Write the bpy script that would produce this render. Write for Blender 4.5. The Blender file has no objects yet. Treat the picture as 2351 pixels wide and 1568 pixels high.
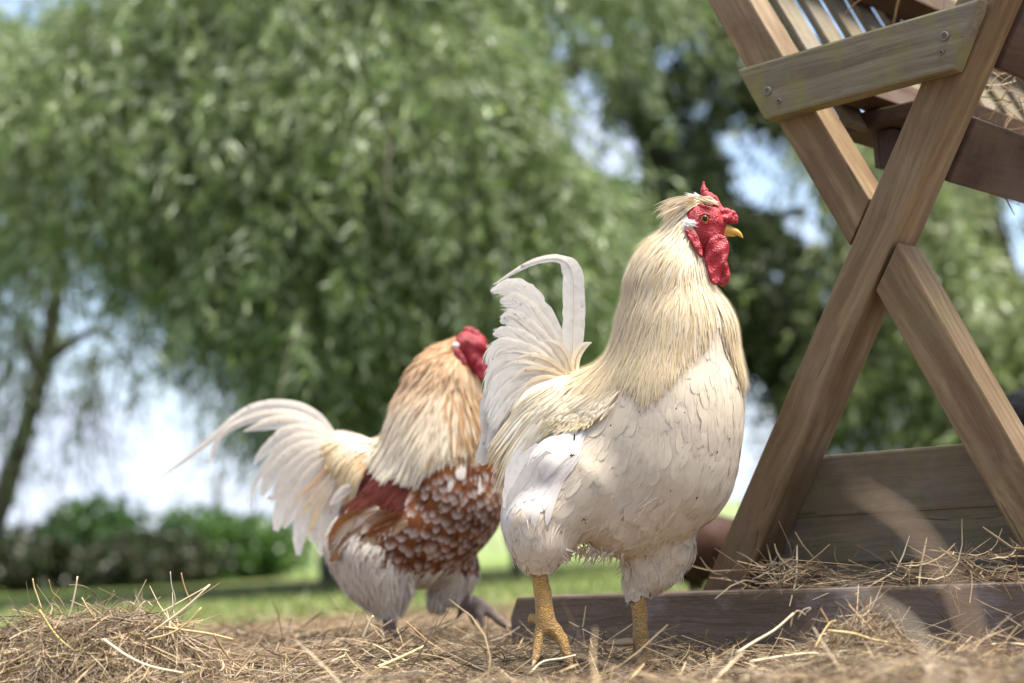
import bpy, bmesh, math, random
import numpy as np
from mathutils import Vector, Matrix
from mathutils.bvhtree import BVHTree

random.seed(7)
rng = np.random.default_rng(7)
scene = bpy.context.scene
COL = scene.collection

# ------------------------------------------------------------------ camera
F, CX, CY, HC = 3900.0, 1175.5, 784.0, 0.148      # focal length in photo pixels (2351 wide), camera height
PITCH, ROLL = math.atan(478 / 3900), math.radians(-3.0)
RC = (Matrix.Rotation(math.pi / 2 + PITCH, 3, 'X') @ Matrix.Rotation(ROLL, 3, 'Z'))
cd = bpy.data.cameras.new('camera'); cam = bpy.data.objects.new('camera', cd); COL.objects.link(cam)
cam.matrix_world = Matrix.Translation((0, 0, HC)) @ RC.to_4x4()
cd.sensor_width = 36.0; cd.lens = F / 2351 * 36; cd.clip_start = 0.05; cd.clip_end = 2000
cd.dof.use_dof = True; cd.dof.focus_distance = 2.07; cd.dof.aperture_fstop = 3.0
scene.camera = cam

# ------------------------------------------------------------------ sky, sun, exposure
SUN_EL, SUN_AZ = math.radians(72), math.radians(105)   # azimuth clockwise from +Y
world = bpy.data.worlds.new('World'); scene.world = world; world.use_nodes = True
wn, wl = world.node_tree.nodes, world.node_tree.links
wn.clear()
sky = wn.new('ShaderNodeTexSky'); sky.sky_type = 'NISHITA'; sky.sun_disc = False
sky.sun_elevation = SUN_EL; sky.sun_rotation = SUN_AZ; sky.air_density = 1.0; sky.dust_density = 1.5
tc = wn.new('ShaderNodeTexCoord'); mp = wn.new('ShaderNodeMapping'); mp.inputs['Scale'].default_value = (1.0, 1.0, 2.2)
nz = wn.new('ShaderNodeTexNoise'); nz.inputs['Scale'].default_value = 3.2; nz.inputs['Detail'].default_value = 7; nz.inputs['Roughness'].default_value = .58
cr = wn.new('ShaderNodeValToRGB'); cr.color_ramp.elements[0].position = .44; cr.color_ramp.elements[1].position = .64
mx = wn.new('ShaderNodeMixRGB'); mx.inputs['Color2'].default_value = (3.3, 3.65, 4.6, 1)
bg = wn.new('ShaderNodeBackground'); bg.inputs['Strength'].default_value = 0.068
wo = wn.new('ShaderNodeOutputWorld')
wl.new(tc.outputs['Generated'], mp.inputs['Vector']); wl.new(mp.outputs['Vector'], nz.inputs['Vector'])
sx = wn.new('ShaderNodeSeparateXYZ'); wl.new(tc.outputs['Generated'], sx.inputs[0])      # pale haze low in the sky
hz_ = wn.new('ShaderNodeMapRange'); hz_.inputs['From Min'].default_value = .02; hz_.inputs['From Max'].default_value = .20; hz_.inputs['To Min'].default_value = .85; hz_.inputs['To Max'].default_value = 0
wl.new(sx.outputs['Z'], hz_.inputs['Value']); mxm = wn.new('ShaderNodeMath'); mxm.operation = 'MAXIMUM'
wl.new(nz.outputs['Fac'], cr.inputs['Fac']); wl.new(cr.outputs['Color'], mxm.inputs[0]); wl.new(hz_.outputs[0], mxm.inputs[1]); wl.new(mxm.outputs[0], mx.inputs['Fac'])
wl.new(sky.outputs['Color'], mx.inputs['Color1']); wl.new(mx.outputs['Color'], bg.inputs['Color'])
wl.new(bg.outputs['Background'], wo.inputs['Surface'])
sd = bpy.data.lights.new('sun', 'SUN'); sd.energy = 3.3; sd.angle = math.radians(32); sd.color = (1, .94, .84)
sun = bpy.data.objects.new('sun', sd); COL.objects.link(sun)
sv = Vector((math.sin(SUN_AZ) * math.cos(SUN_EL), math.cos(SUN_AZ) * math.cos(SUN_EL), math.sin(SUN_EL)))
sun.rotation_euler = sv.to_track_quat('Z', 'Y').to_euler()
scene.view_settings.view_transform = 'Standard'; scene.view_settings.look = 'None'
scene.view_settings.exposure = 2.15; scene.view_settings.gamma = 1.0
scene.render.engine = 'CYCLES'

# ------------------------------------------------------------------ pixel <-> world helpers
CAMP = Vector((0, 0, HC)); RCT = RC.transposed()
def ray(u, v): return RC @ Vector(((u - CX) / F, -(v - CY) / F, -1.0))
def at_y(u, v, y):
    r = ray(u, v); return CAMP + r * (y / r.y)
def on_z(u, v, z=0.0):
    r = ray(u, v); return CAMP + r * ((z - HC) / r.z)
def proj(p):
    q = RCT @ (Vector(p) - CAMP); return (CX + F * q.x / -q.z, CY - F * q.y / -q.z)
def crop(x0, y0, k):                       # enlarged view -> photo pixels
    return lambda x, y: (x0 + x * k, y0 + y * k)
c_head = crop(1377.7, 390.4, .2563); c_tail = crop(1090.7, 562.6, .2563); c_wing = crop(1090.7, 918.4, .2197)
c_rack = crop(1550, 0, .3843); c_tail2 = crop(344.4, 861, .2745); c_leg = crop(1148.1, 1262.9, .1953)
def lerp(a, b, t): return a + (b - a) * t
def inpoly(x, y, poly):
    r = False; j = len(poly) - 1
    for i in range(len(poly)):
        xi, yi = poly[i]; xj, yj = poly[j]
        if (yi > y) != (yj > y) and x < (xj - xi) * (y - yi) / (yj - yi) + xi: r = not r
        j = i
    return r

# ------------------------------------------------------------------ object helpers
def setp(o, label=None, cat=None, group=None, kind=None):
    for k, v in (('label', label), ('category', cat), ('group', group), ('kind', kind)):
        if v: o[k] = v
    return o
def thing(name, label, cat, loc=(0, 0, 0), group=None):
    o = bpy.data.objects.new(name, None); COL.objects.link(o); o.location = loc; o.empty_display_size = .1
    return setp(o, label, cat, group)
def link(name, me, mat=None, parent=None):
    o = bpy.data.objects.new(name, me); COL.objects.link(o)
    if mat:
        for m in (mat if isinstance(mat, (list, tuple)) else [mat]): me.materials.append(m)
    if parent:
        o.parent = parent; o.matrix_parent_inverse = Matrix.Translation(-parent.location)
    return o
def mesh_np(name, V, Fq, mat=None, parent=None, col=None, smooth=True, mi=None):
    V = np.asarray(V, dtype=np.float32).reshape(-1, 3); Fq = np.asarray(Fq, dtype=np.int32); k = Fq.shape[1]
    me = bpy.data.meshes.new(name)
    me.vertices.add(len(V)); me.vertices.foreach_set('co', V.ravel())
    me.loops.add(Fq.size); me.loops.foreach_set('vertex_index', Fq.ravel())
    me.polygons.add(len(Fq)); me.polygons.foreach_set('loop_start', np.arange(0, Fq.size, k, dtype=np.int32))
    me.polygons.foreach_set('use_smooth', np.full(len(Fq), smooth, dtype=bool))
    if mi is not None: me.polygons.foreach_set('material_index', np.asarray(mi, dtype=np.int32))
    me.update(calc_edges=True); me.validate()
    if col is not None:
        a = me.color_attributes.new('Col', 'FLOAT_COLOR', 'POINT')
        c = np.ones((len(V), 4), dtype=np.float32); c[:, :3] = np.asarray(col).reshape(-1, 3)
        a.data.foreach_set('color', c.ravel())
    return link(name, me, mat, parent)
def ribbons(C, W, U, col):
    """C (N,S,3) centre lines, W half-width vectors, U ridge vectors, col (N,S,3cols,3) -> verts, quads, colours"""
    N, S = C.shape[:2]
    V = np.stack([C - W, C + U, C + W], axis=2)
    idx = np.arange(N * S * 3).reshape(N, S, 3)
    q = []
    for k in (0, 1):
        q.append(np.stack([idx[:, :-1, k], idx[:, :-1, k + 1], idx[:, 1:, k + 1], idx[:, 1:, k]], axis=-1).reshape(-1, 4))
    return V.reshape(-1, 3), np.concatenate(q), np.broadcast_to(col, (N, S, 3, 3)).reshape(-1, 3)
def catmull(P, n):
    P = np.asarray(P, dtype=float); k = len(P)
    Q = np.vstack([2 * P[0] - P[1], P, 2 * P[-1] - P[-2]])
    out = []
    for t in np.linspace(0, k - 1, n):
        i = min(int(t), k - 2); f = t - i; a, b, c, d = Q[i], Q[i + 1], Q[i + 2], Q[i + 3]
        out.append(.5 * ((2 * b) + (-a + c) * f + (2 * a - 5 * b + 4 * c - d) * f * f + (-a + 3 * b - 3 * c + d) * f ** 3))
    return np.array(out)
def tube_np(P, R, ns=8):
    P = np.asarray(P, dtype=float); R = np.asarray(R, dtype=float); n = len(P)
    T = np.gradient(P, axis=0); T /= np.linalg.norm(T, axis=1, keepdims=True) + 1e-9
    ref = np.array([0, 1.0, 0]) if abs(T[0][1]) < .8 else np.array([1.0, 0, 0])
    A = np.cross(T, ref); A /= np.linalg.norm(A, axis=1, keepdims=True) + 1e-9; Bn = np.cross(T, A)
    ang = np.linspace(0, 2 * math.pi, ns, endpoint=False)
    V = P[:, None, :] + R[:, None, None] * (np.cos(ang)[None, :, None] * A[:, None, :] + np.sin(ang)[None, :, None] * Bn[:, None, :])
    V = V.reshape(-1, 3); q = []
    for i in range(n - 1):
        for j in range(ns):
            a = i * ns + j; b = i * ns + (j + 1) % ns
            q.append((a, b, b + ns, a + ns))
    base = len(V); V = np.vstack([V, P[0], P[-1]])
    for j in range(ns):                      # caps as degenerate-free fans of quads
        if j % 2 == 0:
            q.append((base, (j + 2) % ns, (j + 1) % ns, j)); o = (n - 1) * ns
            q.append((base + 1, o + j, o + (j + 1) % ns, o + (j + 2) % ns))
    return V, np.array(q)
def merge(parts):
    Vs, Qs, n = [], [], 0
    for V, q in parts: Vs.append(V); Qs.append(q + n); n += len(V)
    return np.vstack(Vs), np.vstack(Qs)

# ------------------------------------------------------------------ signed-distance bodies
def sdf_mesh(dist, lo, hi, vox):
    lo = np.array(lo); hi = np.array(hi); n = np.ceil((hi - lo) / vox).astype(int) + 1
    ax = [lo[i] + vox * np.arange(n[i]) for i in range(3)]
    f = dist(ax).astype(np.float32)
    s = f < 0
    c8 = [s[i:n[0] - 1 + i, j:n[1] - 1 + j, k:n[2] - 1 + k] for i in (0, 1) for j in (0, 1) for k in (0, 1)]
    cnt = sum(c.astype(np.int8) for c in c8)
    act = np.argwhere((cnt > 0) & (cnt < 8))
    idm = np.full(tuple(n - 1), -1, dtype=np.int32); idm[act[:, 0], act[:, 1], act[:, 2]] = np.arange(len(act))
    acc = np.zeros((len(act), 3)); num = np.zeros(len(act))
    offs = [(i, j, k) for i in (0, 1) for j in (0, 1) for k in (0, 1)]
    for a in offs:
        for d in range(3):
            if a[d] == 0:
                b = list(a); b[d] = 1
                fa = f[act[:, 0] + a[0], act[:, 1] + a[1], act[:, 2] + a[2]]; fb = f[act[:, 0] + b[0], act[:, 1] + b[1], act[:, 2] + b[2]]
                m = (fa < 0) != (fb < 0)
                t = np.where(m, fa / np.where(m, fa - fb, 1), 0)
                pnt = np.tile(np.array(a, dtype=float), (len(act), 1)); pnt[:, d] = t
                acc[m] += pnt[m]; num[m] += 1
    V = lo + vox * (act + acc / num[:, None])
    quads = []
    for d in range(3):
        e, g = (d + 1) % 3, (d + 2) % 3
        sl0 = [slice(1, n[i] - 1) for i in range(3)]; sl1 = list(sl0); sl0[d] = slice(0, n[d] - 1); sl1[d] = slice(1, n[d])
        a0 = s[tuple(sl0)]; a1 = s[tuple(sl1)]
        for flip, m in ((0, a0 & ~a1), (1, ~a0 & a1)):
            ix = np.argwhere(m)
            if not len(ix): continue
            base = ix.copy()
            for i in range(3):
                if i != d: base[:, i] += 1
            def cell(de, dg):
                c = base.copy(); c[:, e] += de; c[:, g] += dg
                return idm[c[:, 0], c[:, 1], c[:, 2]]
            q = np.stack([cell(-1, -1), cell(0, -1), cell(0, 0), cell(-1, 0)], axis=1)
            quads.append(q[:, ::-1] if flip else q)
    return V, np.vstack(quads)
def cones_sdf(prims):
    """prims: (p1, r1, p2, r2, k)"""
    def dist(ax):
        X, Y, Z = ax; f = np.full((len(X), len(Y), len(Z)), 1.0, dtype=np.float32)
        for p1, r1, p2, r2, k in prims:
            p1 = np.array(p1); p2 = np.array(p2); m = max(r1, r2) + 2.5 * k + .012
            sl = []
            for i, A in enumerate(ax):
                i0 = np.searchsorted(A, min(p1[i], p2[i]) - m); i1 = np.searchsorted(A, max(p1[i], p2[i]) + m)
                sl.append(slice(i0, i1))
            if any(q.stop <= q.start for q in sl): continue
            gx, gy, gz = np.meshgrid(X[sl[0]], Y[sl[1]], Z[sl[2]], indexing='ij')
            d = p2 - p1; L2 = max(d @ d, 1e-12)
            t = np.clip(((gx - p1[0]) * d[0] + (gy - p1[1]) * d[1] + (gz - p1[2]) * d[2]) / L2, 0, 1)
            ds = np.sqrt((gx - p1[0] - t * d[0]) ** 2 + (gy - p1[1] - t * d[1]) ** 2 + (gz - p1[2] - t * d[2]) ** 2) - (r1 + (r2 - r1) * t)
            sub = f[tuple(sl)]; h = np.clip(.5 + .5 * (sub - ds) / k, 0, 1)
            f[tuple(sl)] = sub * (1 - h) + ds * h - k * h * (1 - h)
        return f
    P = np.array([p for q in prims for p in (np.array(q[0]) - q[1], np.array(q[0]) + q[1], np.array(q[2]) - q[3], np.array(q[2]) + q[3])])
    return dist, P.min(0) - .012, P.max(0) + .012
def cones_mesh(prims, vox):
    d, lo, hi = cones_sdf(prims); return sdf_mesh(d, lo, hi, vox)
def plate_mesh(poly, yc, t, R, vox, wave=0.0, wf=60):
    """rounded plate from an outline in x,z (world), centred at depth yc (float or f(x,z))"""
    poly = np.array(poly)
    def dist(ax):
        X, Y, Z = ax; gx, gz = np.meshgrid(X, Z, indexing='ij')
        d = np.full(gx.shape, 1e9); sgn = np.ones(gx.shape); n = len(poly)
        for i in range(n):
            a = poly[i]; b = poly[i - 1]; e = b - a; wx = gx - a[0]; wz = gz - a[1]
            tt = np.clip((wx * e[0] + wz * e[1]) / (e @ e), 0, 1)
            d = np.minimum(d, (wx - e[0] * tt) ** 2 + (wz - e[1] * tt) ** 2)
            c1 = gz >= a[1]; c2 = gz < b[1]; c3 = e[0] * wz > e[1] * wx
            sgn = np.where((c1 & c2 & c3) | (~c1 & ~c2 & ~c3), -sgn, sgn)
        sd2 = sgn * np.sqrt(d)
        yy = yc + wave * np.sin(wf * gx + .6 * wf * gz) + .6 * wave * np.sin(1.7 * wf * gz - wf * gx)
        dy = (Y[None, :, None] - yy[:, None, :]) * (R / t)
        return np.sqrt(np.maximum(sd2[:, None, :] + R, 0) ** 2 + dy ** 2) - R
    lo = (poly[:, 0].min() - .004, yc - t - .004 - wave * 2, poly[:, 1].min() - .004); hi = (poly[:, 0].max() + .004, yc + t + .004 + wave * 2, poly[:, 1].max() + .004)
    return sdf_mesh(dist, lo, hi, vox)

# ------------------------------------------------------------------ materials
def mat_new(name):
    m = bpy.data.materials.new(name); m.use_nodes = True; nt = m.node_tree; nt.nodes.clear()
    out = nt.nodes.new('ShaderNodeOutputMaterial'); b = nt.nodes.new('ShaderNodeBsdfPrincipled')
    nt.links.new(b.outputs[0], out.inputs[0]); return m, nt, b, out
def nd(nt, t, **kw):
    n = nt.nodes.new(t)
    for k, v in kw.items():
        if k in n.inputs: n.inputs[k].default_value = v
        else: setattr(n, k, v)
    return n
def noise(nt, scale, detail=4, rough=.55, vec=None, stretch=None):
    n = nd(nt, 'ShaderNodeTexNoise', Scale=scale, Detail=detail, Roughness=rough)
    if vec is None:
        t = nd(nt, 'ShaderNodeTexCoord'); vec = t.outputs['Object']
    if stretch:
        m = nd(nt, 'ShaderNodeMapping'); m.inputs['Scale'].default_value = stretch
        nt.links.new(vec, m.inputs[0]); vec = m.outputs[0]
    nt.links.new(vec, n.inputs['Vector']); return n
def ramp(nt, src, *stops):
    r = nd(nt, 'ShaderNodeValToRGB'); e = r.color_ramp.elements
    while len(e) < len(stops): e.new(.5)
    for i, (p, c) in enumerate(stops): e[i].position = p; e[i].color = (*c, 1) if len(c) == 3 else c
    nt.links.new(src, r.inputs[0]); return r
def mixc(nt, fac, a, b, mode='MIX'):
    m = nd(nt, 'ShaderNodeMixRGB'); m.blend_type = mode
    for i, v in ((0, fac), (1, a), (2, b)):
        if hasattr(v, 'is_output'): nt.links.new(v, m.inputs[i])
        else: m.inputs[i].default_value = v if i == 0 else (*v, 1)
    return m.outputs[0]
def bump(nt, src, b, strength=.4, dist=.002):
    n = nd(nt, 'ShaderNodeBump', Strength=strength, Distance=dist); nt.links.new(src, n.inputs['Height']); nt.links.new(n.outputs[0], b.inputs['Normal'])

def m_plumage(name, transl=.22, rough=.62, speck=0.0):
    m, nt, b, out = mat_new(name)
    at = nd(nt, 'ShaderNodeAttribute', attribute_name='Col')
    n1 = noise(nt, 90, 3); c = mixc(nt, .35, at.outputs['Color'], ramp(nt, n1.outputs[0], (.3, (.78, .76, .74)), (.7, (1, 1, 1))).outputs[0], 'MULTIPLY')
    if speck:
        n2 = noise(nt, 160, 3, .6); n3 = noise(nt, 14, 2)
        k = nd(nt, 'ShaderNodeMath', operation='MULTIPLY')
        nt.links.new(ramp(nt, n2.outputs[0], (.60, (0, 0, 0)), (.70, (1, 1, 1))).outputs[0], k.inputs[0])
        nt.links.new(ramp(nt, n3.outputs[0], (.5, (0, 0, 0)), (.62, (speck,) * 3)).outputs[0], k.inputs[1])
        c = mixc(nt, k.outputs[0], c, (.16, .14, .13))
    nt.links.new(c, b.inputs['Base Color']); b.inputs['Roughness'].default_value = rough
    b.inputs['Sheen Weight'].default_value = .03; b.inputs['Specular IOR Level'].default_value = .14
    n4 = noise(nt, 700, 2); bump(nt, n4.outputs[0], b, .25, .0006)
    tr = nd(nt, 'ShaderNodeBsdfTranslucent'); nt.links.new(c, tr.inputs[0])
    ms = nd(nt, 'ShaderNodeMixShader'); ms.inputs[0].default_value = transl
    nt.links.new(b.outputs[0], ms.inputs[1]); nt.links.new(tr.outputs[0], ms.inputs[2]); nt.links.new(ms.outputs[0], out.inputs[0])
    return m
def m_red(name, c1, c2):
    m, nt, b, out = mat_new(name)
    v = nd(nt, 'ShaderNodeTexVoronoi', Scale=620.0); t = nd(nt, 'ShaderNodeTexCoord'); nt.links.new(t.outputs['Object'], v.inputs['Vector'])
    n1 = noise(nt, 260, 5, .65); n2 = noise(nt, 45, 3)
    c = mixc(nt, ramp(nt, n2.outputs[0], (.35, (0, 0, 0)), (.65, (1, 1, 1))).outputs[0], c1, c2)
    c = mixc(nt, ramp(nt, n1.outputs[0], (.58, (0, 0, 0)), (.78, (.35, .35, .35))).outputs[0], c, (.52, .10, .10))
    nt.links.new(c, b.inputs['Base Color']); b.inputs['Roughness'].default_value = .42
    b.inputs['Subsurface Weight'].default_value = .25; b.inputs['Subsurface Radius'].default_value = (.01, .002, .002); b.inputs['Subsurface Scale'].default_value = .3
    ad = nd(nt, 'ShaderNodeMath', operation='ADD'); nt.links.new(v.outputs['Distance'], ad.inputs[0]); nt.links.new(n1.outputs[0], ad.inputs[1])
    fo = noise(nt, 150, 3, .5, None, (1, 1, .6)); ad2 = nd(nt, 'ShaderNodeMath', operation='MULTIPLY_ADD'); nt.links.new(fo.outputs[0], ad2.inputs[0]); ad2.inputs[1].default_value = 4; nt.links.new(ad.outputs[0], ad2.inputs[2])
    bump(nt, ad2.outputs[0], b, .75, .0013); return m
def m_leg(name, c1, c2, c3):
    m, nt, b, out = mat_new(name)
    t = nd(nt, 'ShaderNodeTexCoord')
    mpg = nd(nt, 'ShaderNodeMapping'); mpg.inputs['Scale'].default_value = (1, 1, 1.9); nt.links.new(t.outputs['Object'], mpg.inputs[0])
    v = nd(nt, 'ShaderNodeTexVoronoi', Scale=240.0, feature='DISTANCE_TO_EDGE'); nt.links.new(mpg.outputs[0], v.inputs['Vector'])
    n2 = noise(nt, 55, 4)
    c = mixc(nt, ramp(nt, n2.outputs[0], (.38, (0, 0, 0)), (.62, (1, 1, 1))).outputs[0], c1, c2)
    c = mixc(nt, ramp(nt, v.outputs['Distance'], (.0, (1, 1, 1)), (.16, (0, 0, 0))).outputs[0], c, c3)
    sz = nd(nt, 'ShaderNodeSeparateXYZ'); nt.links.new(t.outputs['Object'], sz.inputs[0]); nd1 = noise(nt, 90, 4, .65)     # dried mud on the toes
    mz = nd(nt, 'ShaderNodeMapRange'); mz.inputs['From Min'].default_value = .015; mz.inputs['From Max'].default_value = .075; mz.inputs['To Min'].default_value = 1.25; mz.inputs['To Max'].default_value = .25; nt.links.new(sz.outputs['Z'], mz.inputs['Value'])
    mm = nd(nt, 'ShaderNodeMath', operation='MULTIPLY'); nt.links.new(mz.outputs[0], mm.inputs[0]); nt.links.new(nd1.outputs[0], mm.inputs[1])
    c = mixc(nt, ramp(nt, mm.outputs[0], (.42, (0, 0, 0)), (.74, (.8, .8, .8))).outputs[0], c, (.22, .145, .085))
    nt.links.new(c, b.inputs['Base Color']); b.inputs['Roughness'].default_value = .5
    bump(nt, ramp(nt, v.outputs['Distance'], (.0, (0, 0, 0)), (.3, (1, 1, 1))).outputs[0], b, .9, .0026); return m
def m_attr(name, rough=.7, transl=0.0, spec=.3, var=.25, nscale=60):
    m, nt, b, out = mat_new(name)
    at = nd(nt, 'ShaderNodeAttribute', attribute_name='Col'); n1 = noise(nt, nscale, 3)
    c = mixc(nt, var, at.outputs['Color'], ramp(nt, n1.outputs[0], (.3, (.4, .4, .4)), (.7, (1.0, 1.0, 1.0))).outputs[0], 'MULTIPLY')
    nt.links.new(c, b.inputs['Base Color']); b.inputs['Roughness'].default_value = rough; b.inputs['Specular IOR Level'].default_value = spec
    if transl:
        tr = nd(nt, 'ShaderNodeBsdfTranslucent'); nt.links.new(c, tr.inputs[0]); ms = nd(nt, 'ShaderNodeMixShader'); ms.inputs[0].default_value = transl
        nt.links.new(b.outputs[0], ms.inputs[1]); nt.links.new(tr.outputs[0], ms.inputs[2]); nt.links.new(ms.outputs[0], out.inputs[0])
    return m
def m_plain(name, c, rough=.5, spec=.5, coat=0):
    m, nt, b, out = mat_new(name); n1 = noise(nt, 120, 3)
    nt.links.new(mixc(nt, .3, c, ramp(nt, n1.outputs[0], (.3, (.6, .6, .6)), (.7, (1, 1, 1))).outputs[0], 'MULTIPLY'), b.inputs['Base Color'])
    b.inputs['Roughness'].default_value = rough; b.inputs['Specular IOR Level'].default_value = spec; b.inputs['Coat Weight'].default_value = coat
    return m
def m_wood(name, light, dark, stain, algae=0.0, mud=0.0, grain=70):
    m, nt, b, out = mat_new(name)
    oi = nd(nt, 'ShaderNodeObjectInfo'); t = nd(nt, 'ShaderNodeTexCoord')
    va = nd(nt, 'ShaderNodeVectorMath', operation='MULTIPLY_ADD'); nt.links.new(oi.outputs['Random'], va.inputs[0]); va.inputs[1].default_value = (3, 5, 7); nt.links.new(t.outputs['Object'], va.inputs[2])
    vec = va.outputs[0]
    warp = noise(nt, 3.5, 3, .5, vec); ws = nd(nt, 'ShaderNodeVectorMath', operation='MULTIPLY_ADD')
    nt.links.new(warp.outputs['Color'], ws.inputs[0]); ws.inputs[1].default_value = (.0, .05, .05); nt.links.new(vec, ws.inputs[2])
    g1 = noise(nt, 1, 5, .6, ws.outputs[0], (2.2, grain, grain)); g2 = noise(nt, 1, 4, .6, ws.outputs[0], (5, grain * 4, grain * 4))
    s1 = noise(nt, 7, 5, .6, vec, (.6, 1.4, 1.4)); s2 = noise(nt, 28, 5, .65, vec)
    c = mixc(nt, ramp(nt, g1.outputs[0], (.36, (0, 0, 0)), (.62, (1, 1, 1))).outputs[0], light, dark)
    c = mixc(nt, ramp(nt, g2.outputs[0], (.5, (0, 0, 0)), (.72, (.7, .7, .7))).outputs[0], c, dark)
    c = mixc(nt, ramp(nt, s1.outputs[0], (.42, (0, 0, 0)), (.66, (.95, .95, .95))).outputs[0], c, stain)
    w1 = noise(nt, 5, 5, .6, vec, (.5, 1, 1)); c = mixc(nt, ramp(nt, w1.outputs[0], (.5, (0, 0, 0)), (.68, (.5, .5, .5))).outputs[0], c, tuple(.6 * a + .095 for a in light))
    k1 = noise(nt, 1, 3, .7, ws.outputs[0], (1.3, 130, 130)); c = mixc(nt, ramp(nt, k1.outputs[0], (.64, (0, 0, 0)), (.70, (.8, .8, .8))).outputs[0], c, tuple(.3 * a for a in dark))
    if algae:
        a1 = noise(nt, 16, 5, .6, vec, (1.6, .7, .7)); c = mixc(nt, ramp(nt, a1.outputs[0], (.48, (0, 0, 0)), (.68, (algae,) * 3)).outputs[0], c, (.16, .15, .045))
    if mud:
        c = mixc(nt, ramp(nt, s2.outputs[0], (.5, (0, 0, 0)), (.7, (mud,) * 3)).outputs[0], c, (.13, .095, .085))
        a2 = noise(nt, 12, 4, .6, vec); c = mixc(nt, ramp(nt, a2.outputs[0], (.55, (0, 0, 0)), (.75, (mud * .7,) * 3)).outputs[0], c, (.30, .26, .25))
    nt.links.new(c, b.inputs['Base Color']); b.inputs['Roughness'].default_value = .78; b.inputs['Specular IOR Level'].default_value = .25
    ad = nd(nt, 'ShaderNodeMath', operation='ADD'); nt.links.new(g1.outputs[0], ad.inputs[0]); nt.links.new(s2.outputs[0], ad.inputs[1])
    bump(nt, ad.outputs[0], b, .55, .0025 if not mud else .006); return m

M = {}
M['plume'] = m_plumage('white_plumage'); M['tail'] = m_plumage('tail_plumage', .42, .55, .75)
M['red'] = m_red('red_skin', (.40, .006, .016), (.26, .004, .012)); M['red2'] = m_red('dull_red_skin', (.38, .010, .022), (.24, .007, .016))
M['leg1'] = m_leg('yellow_leg_scales', (.70, .37, .045), (.60, .33, .085), (.58, .39, .21))
M['leg2'] = m_leg('grey_pink_leg_scales', (.30, .21, .18), (.22, .165, .14), (.34, .26, .23))
M['beak'] = m_plain('yellow_horn', (.62, .36, .06), .35, .5, .2); M['beak2'] = m_plain('grey_horn', (.36, .25, .21), .5)
M['claw'] = m_plain('horn_claw', (.42, .28, .15), .45)
M['iris'] = m_plain('orange_iris', (.62, .19, .015), .2, .5, .6); M['pupil'] = m_plain('black_pupil', (.004, .004, .004), .05, .4, 0)
M['lobe'] = m_plain('white_earlobe', (.72, .66, .62), .7)
M['straw'] = m_attr('straw', .6, .12, .3, .3, 90); M['leaf'] = m_attr('leaf', .40, .42, .5, .12, 8); M['grass'] = m_attr('grass_blade', .5, .25, .35, .15, 5)
M['bark'] = m_wood('bark', (.13, .11, .08), (.06, .05, .035), (.09, .09, .06), .3, 0, 25)
M['beam'] = m_wood('weathered_beam', (.255, .178, .094), (.135, .087, .044), (.11, .063, .031), .2)
M['board'] = m_wood('green_tinged_board', (.205, .168, .105), (.105, .085, .054), (.125, .108, .07), .95, 0, 95)
M['panel'] = m_wood('grey_brown_board', (.205, .164, .108), (.125, .099, .064), (.145, .12, .072), .4, .4)
M['darkw'] = m_wood('dark_brown_board', (.09, .05, .028), (.05, .027, .016), (.04, .022, .015), .1)
M['sill'] = m_wood('muddy_sill', (.16, .112, .074), (.095, .066, .044), (.13, .094, .064), 0, .85, 60)
M['metal'] = m_plain('dull_metal', (.15, .13, .09), .6, .4)

# ================================================================== SETTING
def vnoise(x, y, s, seed=0):
    """smooth value noise, vectorised"""
    x = np.asarray(x) * s + 37.1 * seed; y = np.asarray(y) * s - 11.7 * seed
    xi = np.floor(x); yi = np.floor(y); fx = x - xi; fy = y - yi; fx = fx * fx * (3 - 2 * fx); fy = fy * fy * (3 - 2 * fy)
    def h(a, b): return np.modf(np.abs(np.sin(a * 127.1 + b * 311.7 + seed * 17.3) * 43758.5453))[0]
    return (h(xi, yi) * (1 - fx) + h(xi + 1, yi) * fx) * (1 - fy) + (h(xi, yi + 1) * (1 - fx) + h(xi + 1, yi + 1) * fx) * fy
# straw humps: x, y, sigma x, sigma y, height
HUMPS = [(.13, 1.95, .16, .20, -.020), (-.22, 2.28, .13, .08, .026), (-.30, 2.62, .16, .14, .015), (-.60, 2.8, .25, .2, .03), (.02, 2.36, .08, .06, .012),
         (.49, 1.28, .11, .12, .030), (.30, 1.55, .16, .10, .010), (-.62, 1.25, .10, .13, .050)]
def zg(x, y):
    x = np.asarray(x, dtype=float); y = np.asarray(y, dtype=float)
    near = np.clip((5.5 - y) / 2, 0, 1)
    z = near * (.010 * (vnoise(x, y, 9, 1) - .5) + .007 * (vnoise(x, y, 24, 2) - .5) - .003)
    for cx, cy, sx, sy, h in HUMPS: z = z + h * np.exp(-((x - cx) / sx) ** 2 - ((y - cy) / sy) ** 2)
    far = np.clip((y - 6) / 60, 0, 1); z = z + far * .35 * (vnoise(x, y, .12, 3) - .5) * np.clip((y - 6) / 10, 0, 1) * .4
    return z
ys = np.concatenate([np.arange(-1.5, .9, .12), np.arange(.9, 3.6, .025), 3.6 * 1.035 ** np.arange(165)])
xs = np.sinh(np.linspace(-6.4, 6.4, 241)) * .85
gx, gy = np.meshgrid(xs, ys, indexing='ij'); gz = zg(gx, gy)
V = np.stack([gx, gy, gz], -1).reshape(-1, 3); n1_, n2_ = gx.shape; I = np.arange(n1_ * n2_).reshape(n1_, n2_)
Q = np.stack([I[:-1, :-1], I[1:, :-1], I[1:, 1:], I[:-1, 1:]], -1).reshape(-1, 4)
def lawn_edge(x): return 4.35 + .35 * (vnoise(x, x * 0, 1.6, 5) - .5)
STRAWC = np.array([(.30, .21, .115), (.22, .15, .09)])
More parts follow.
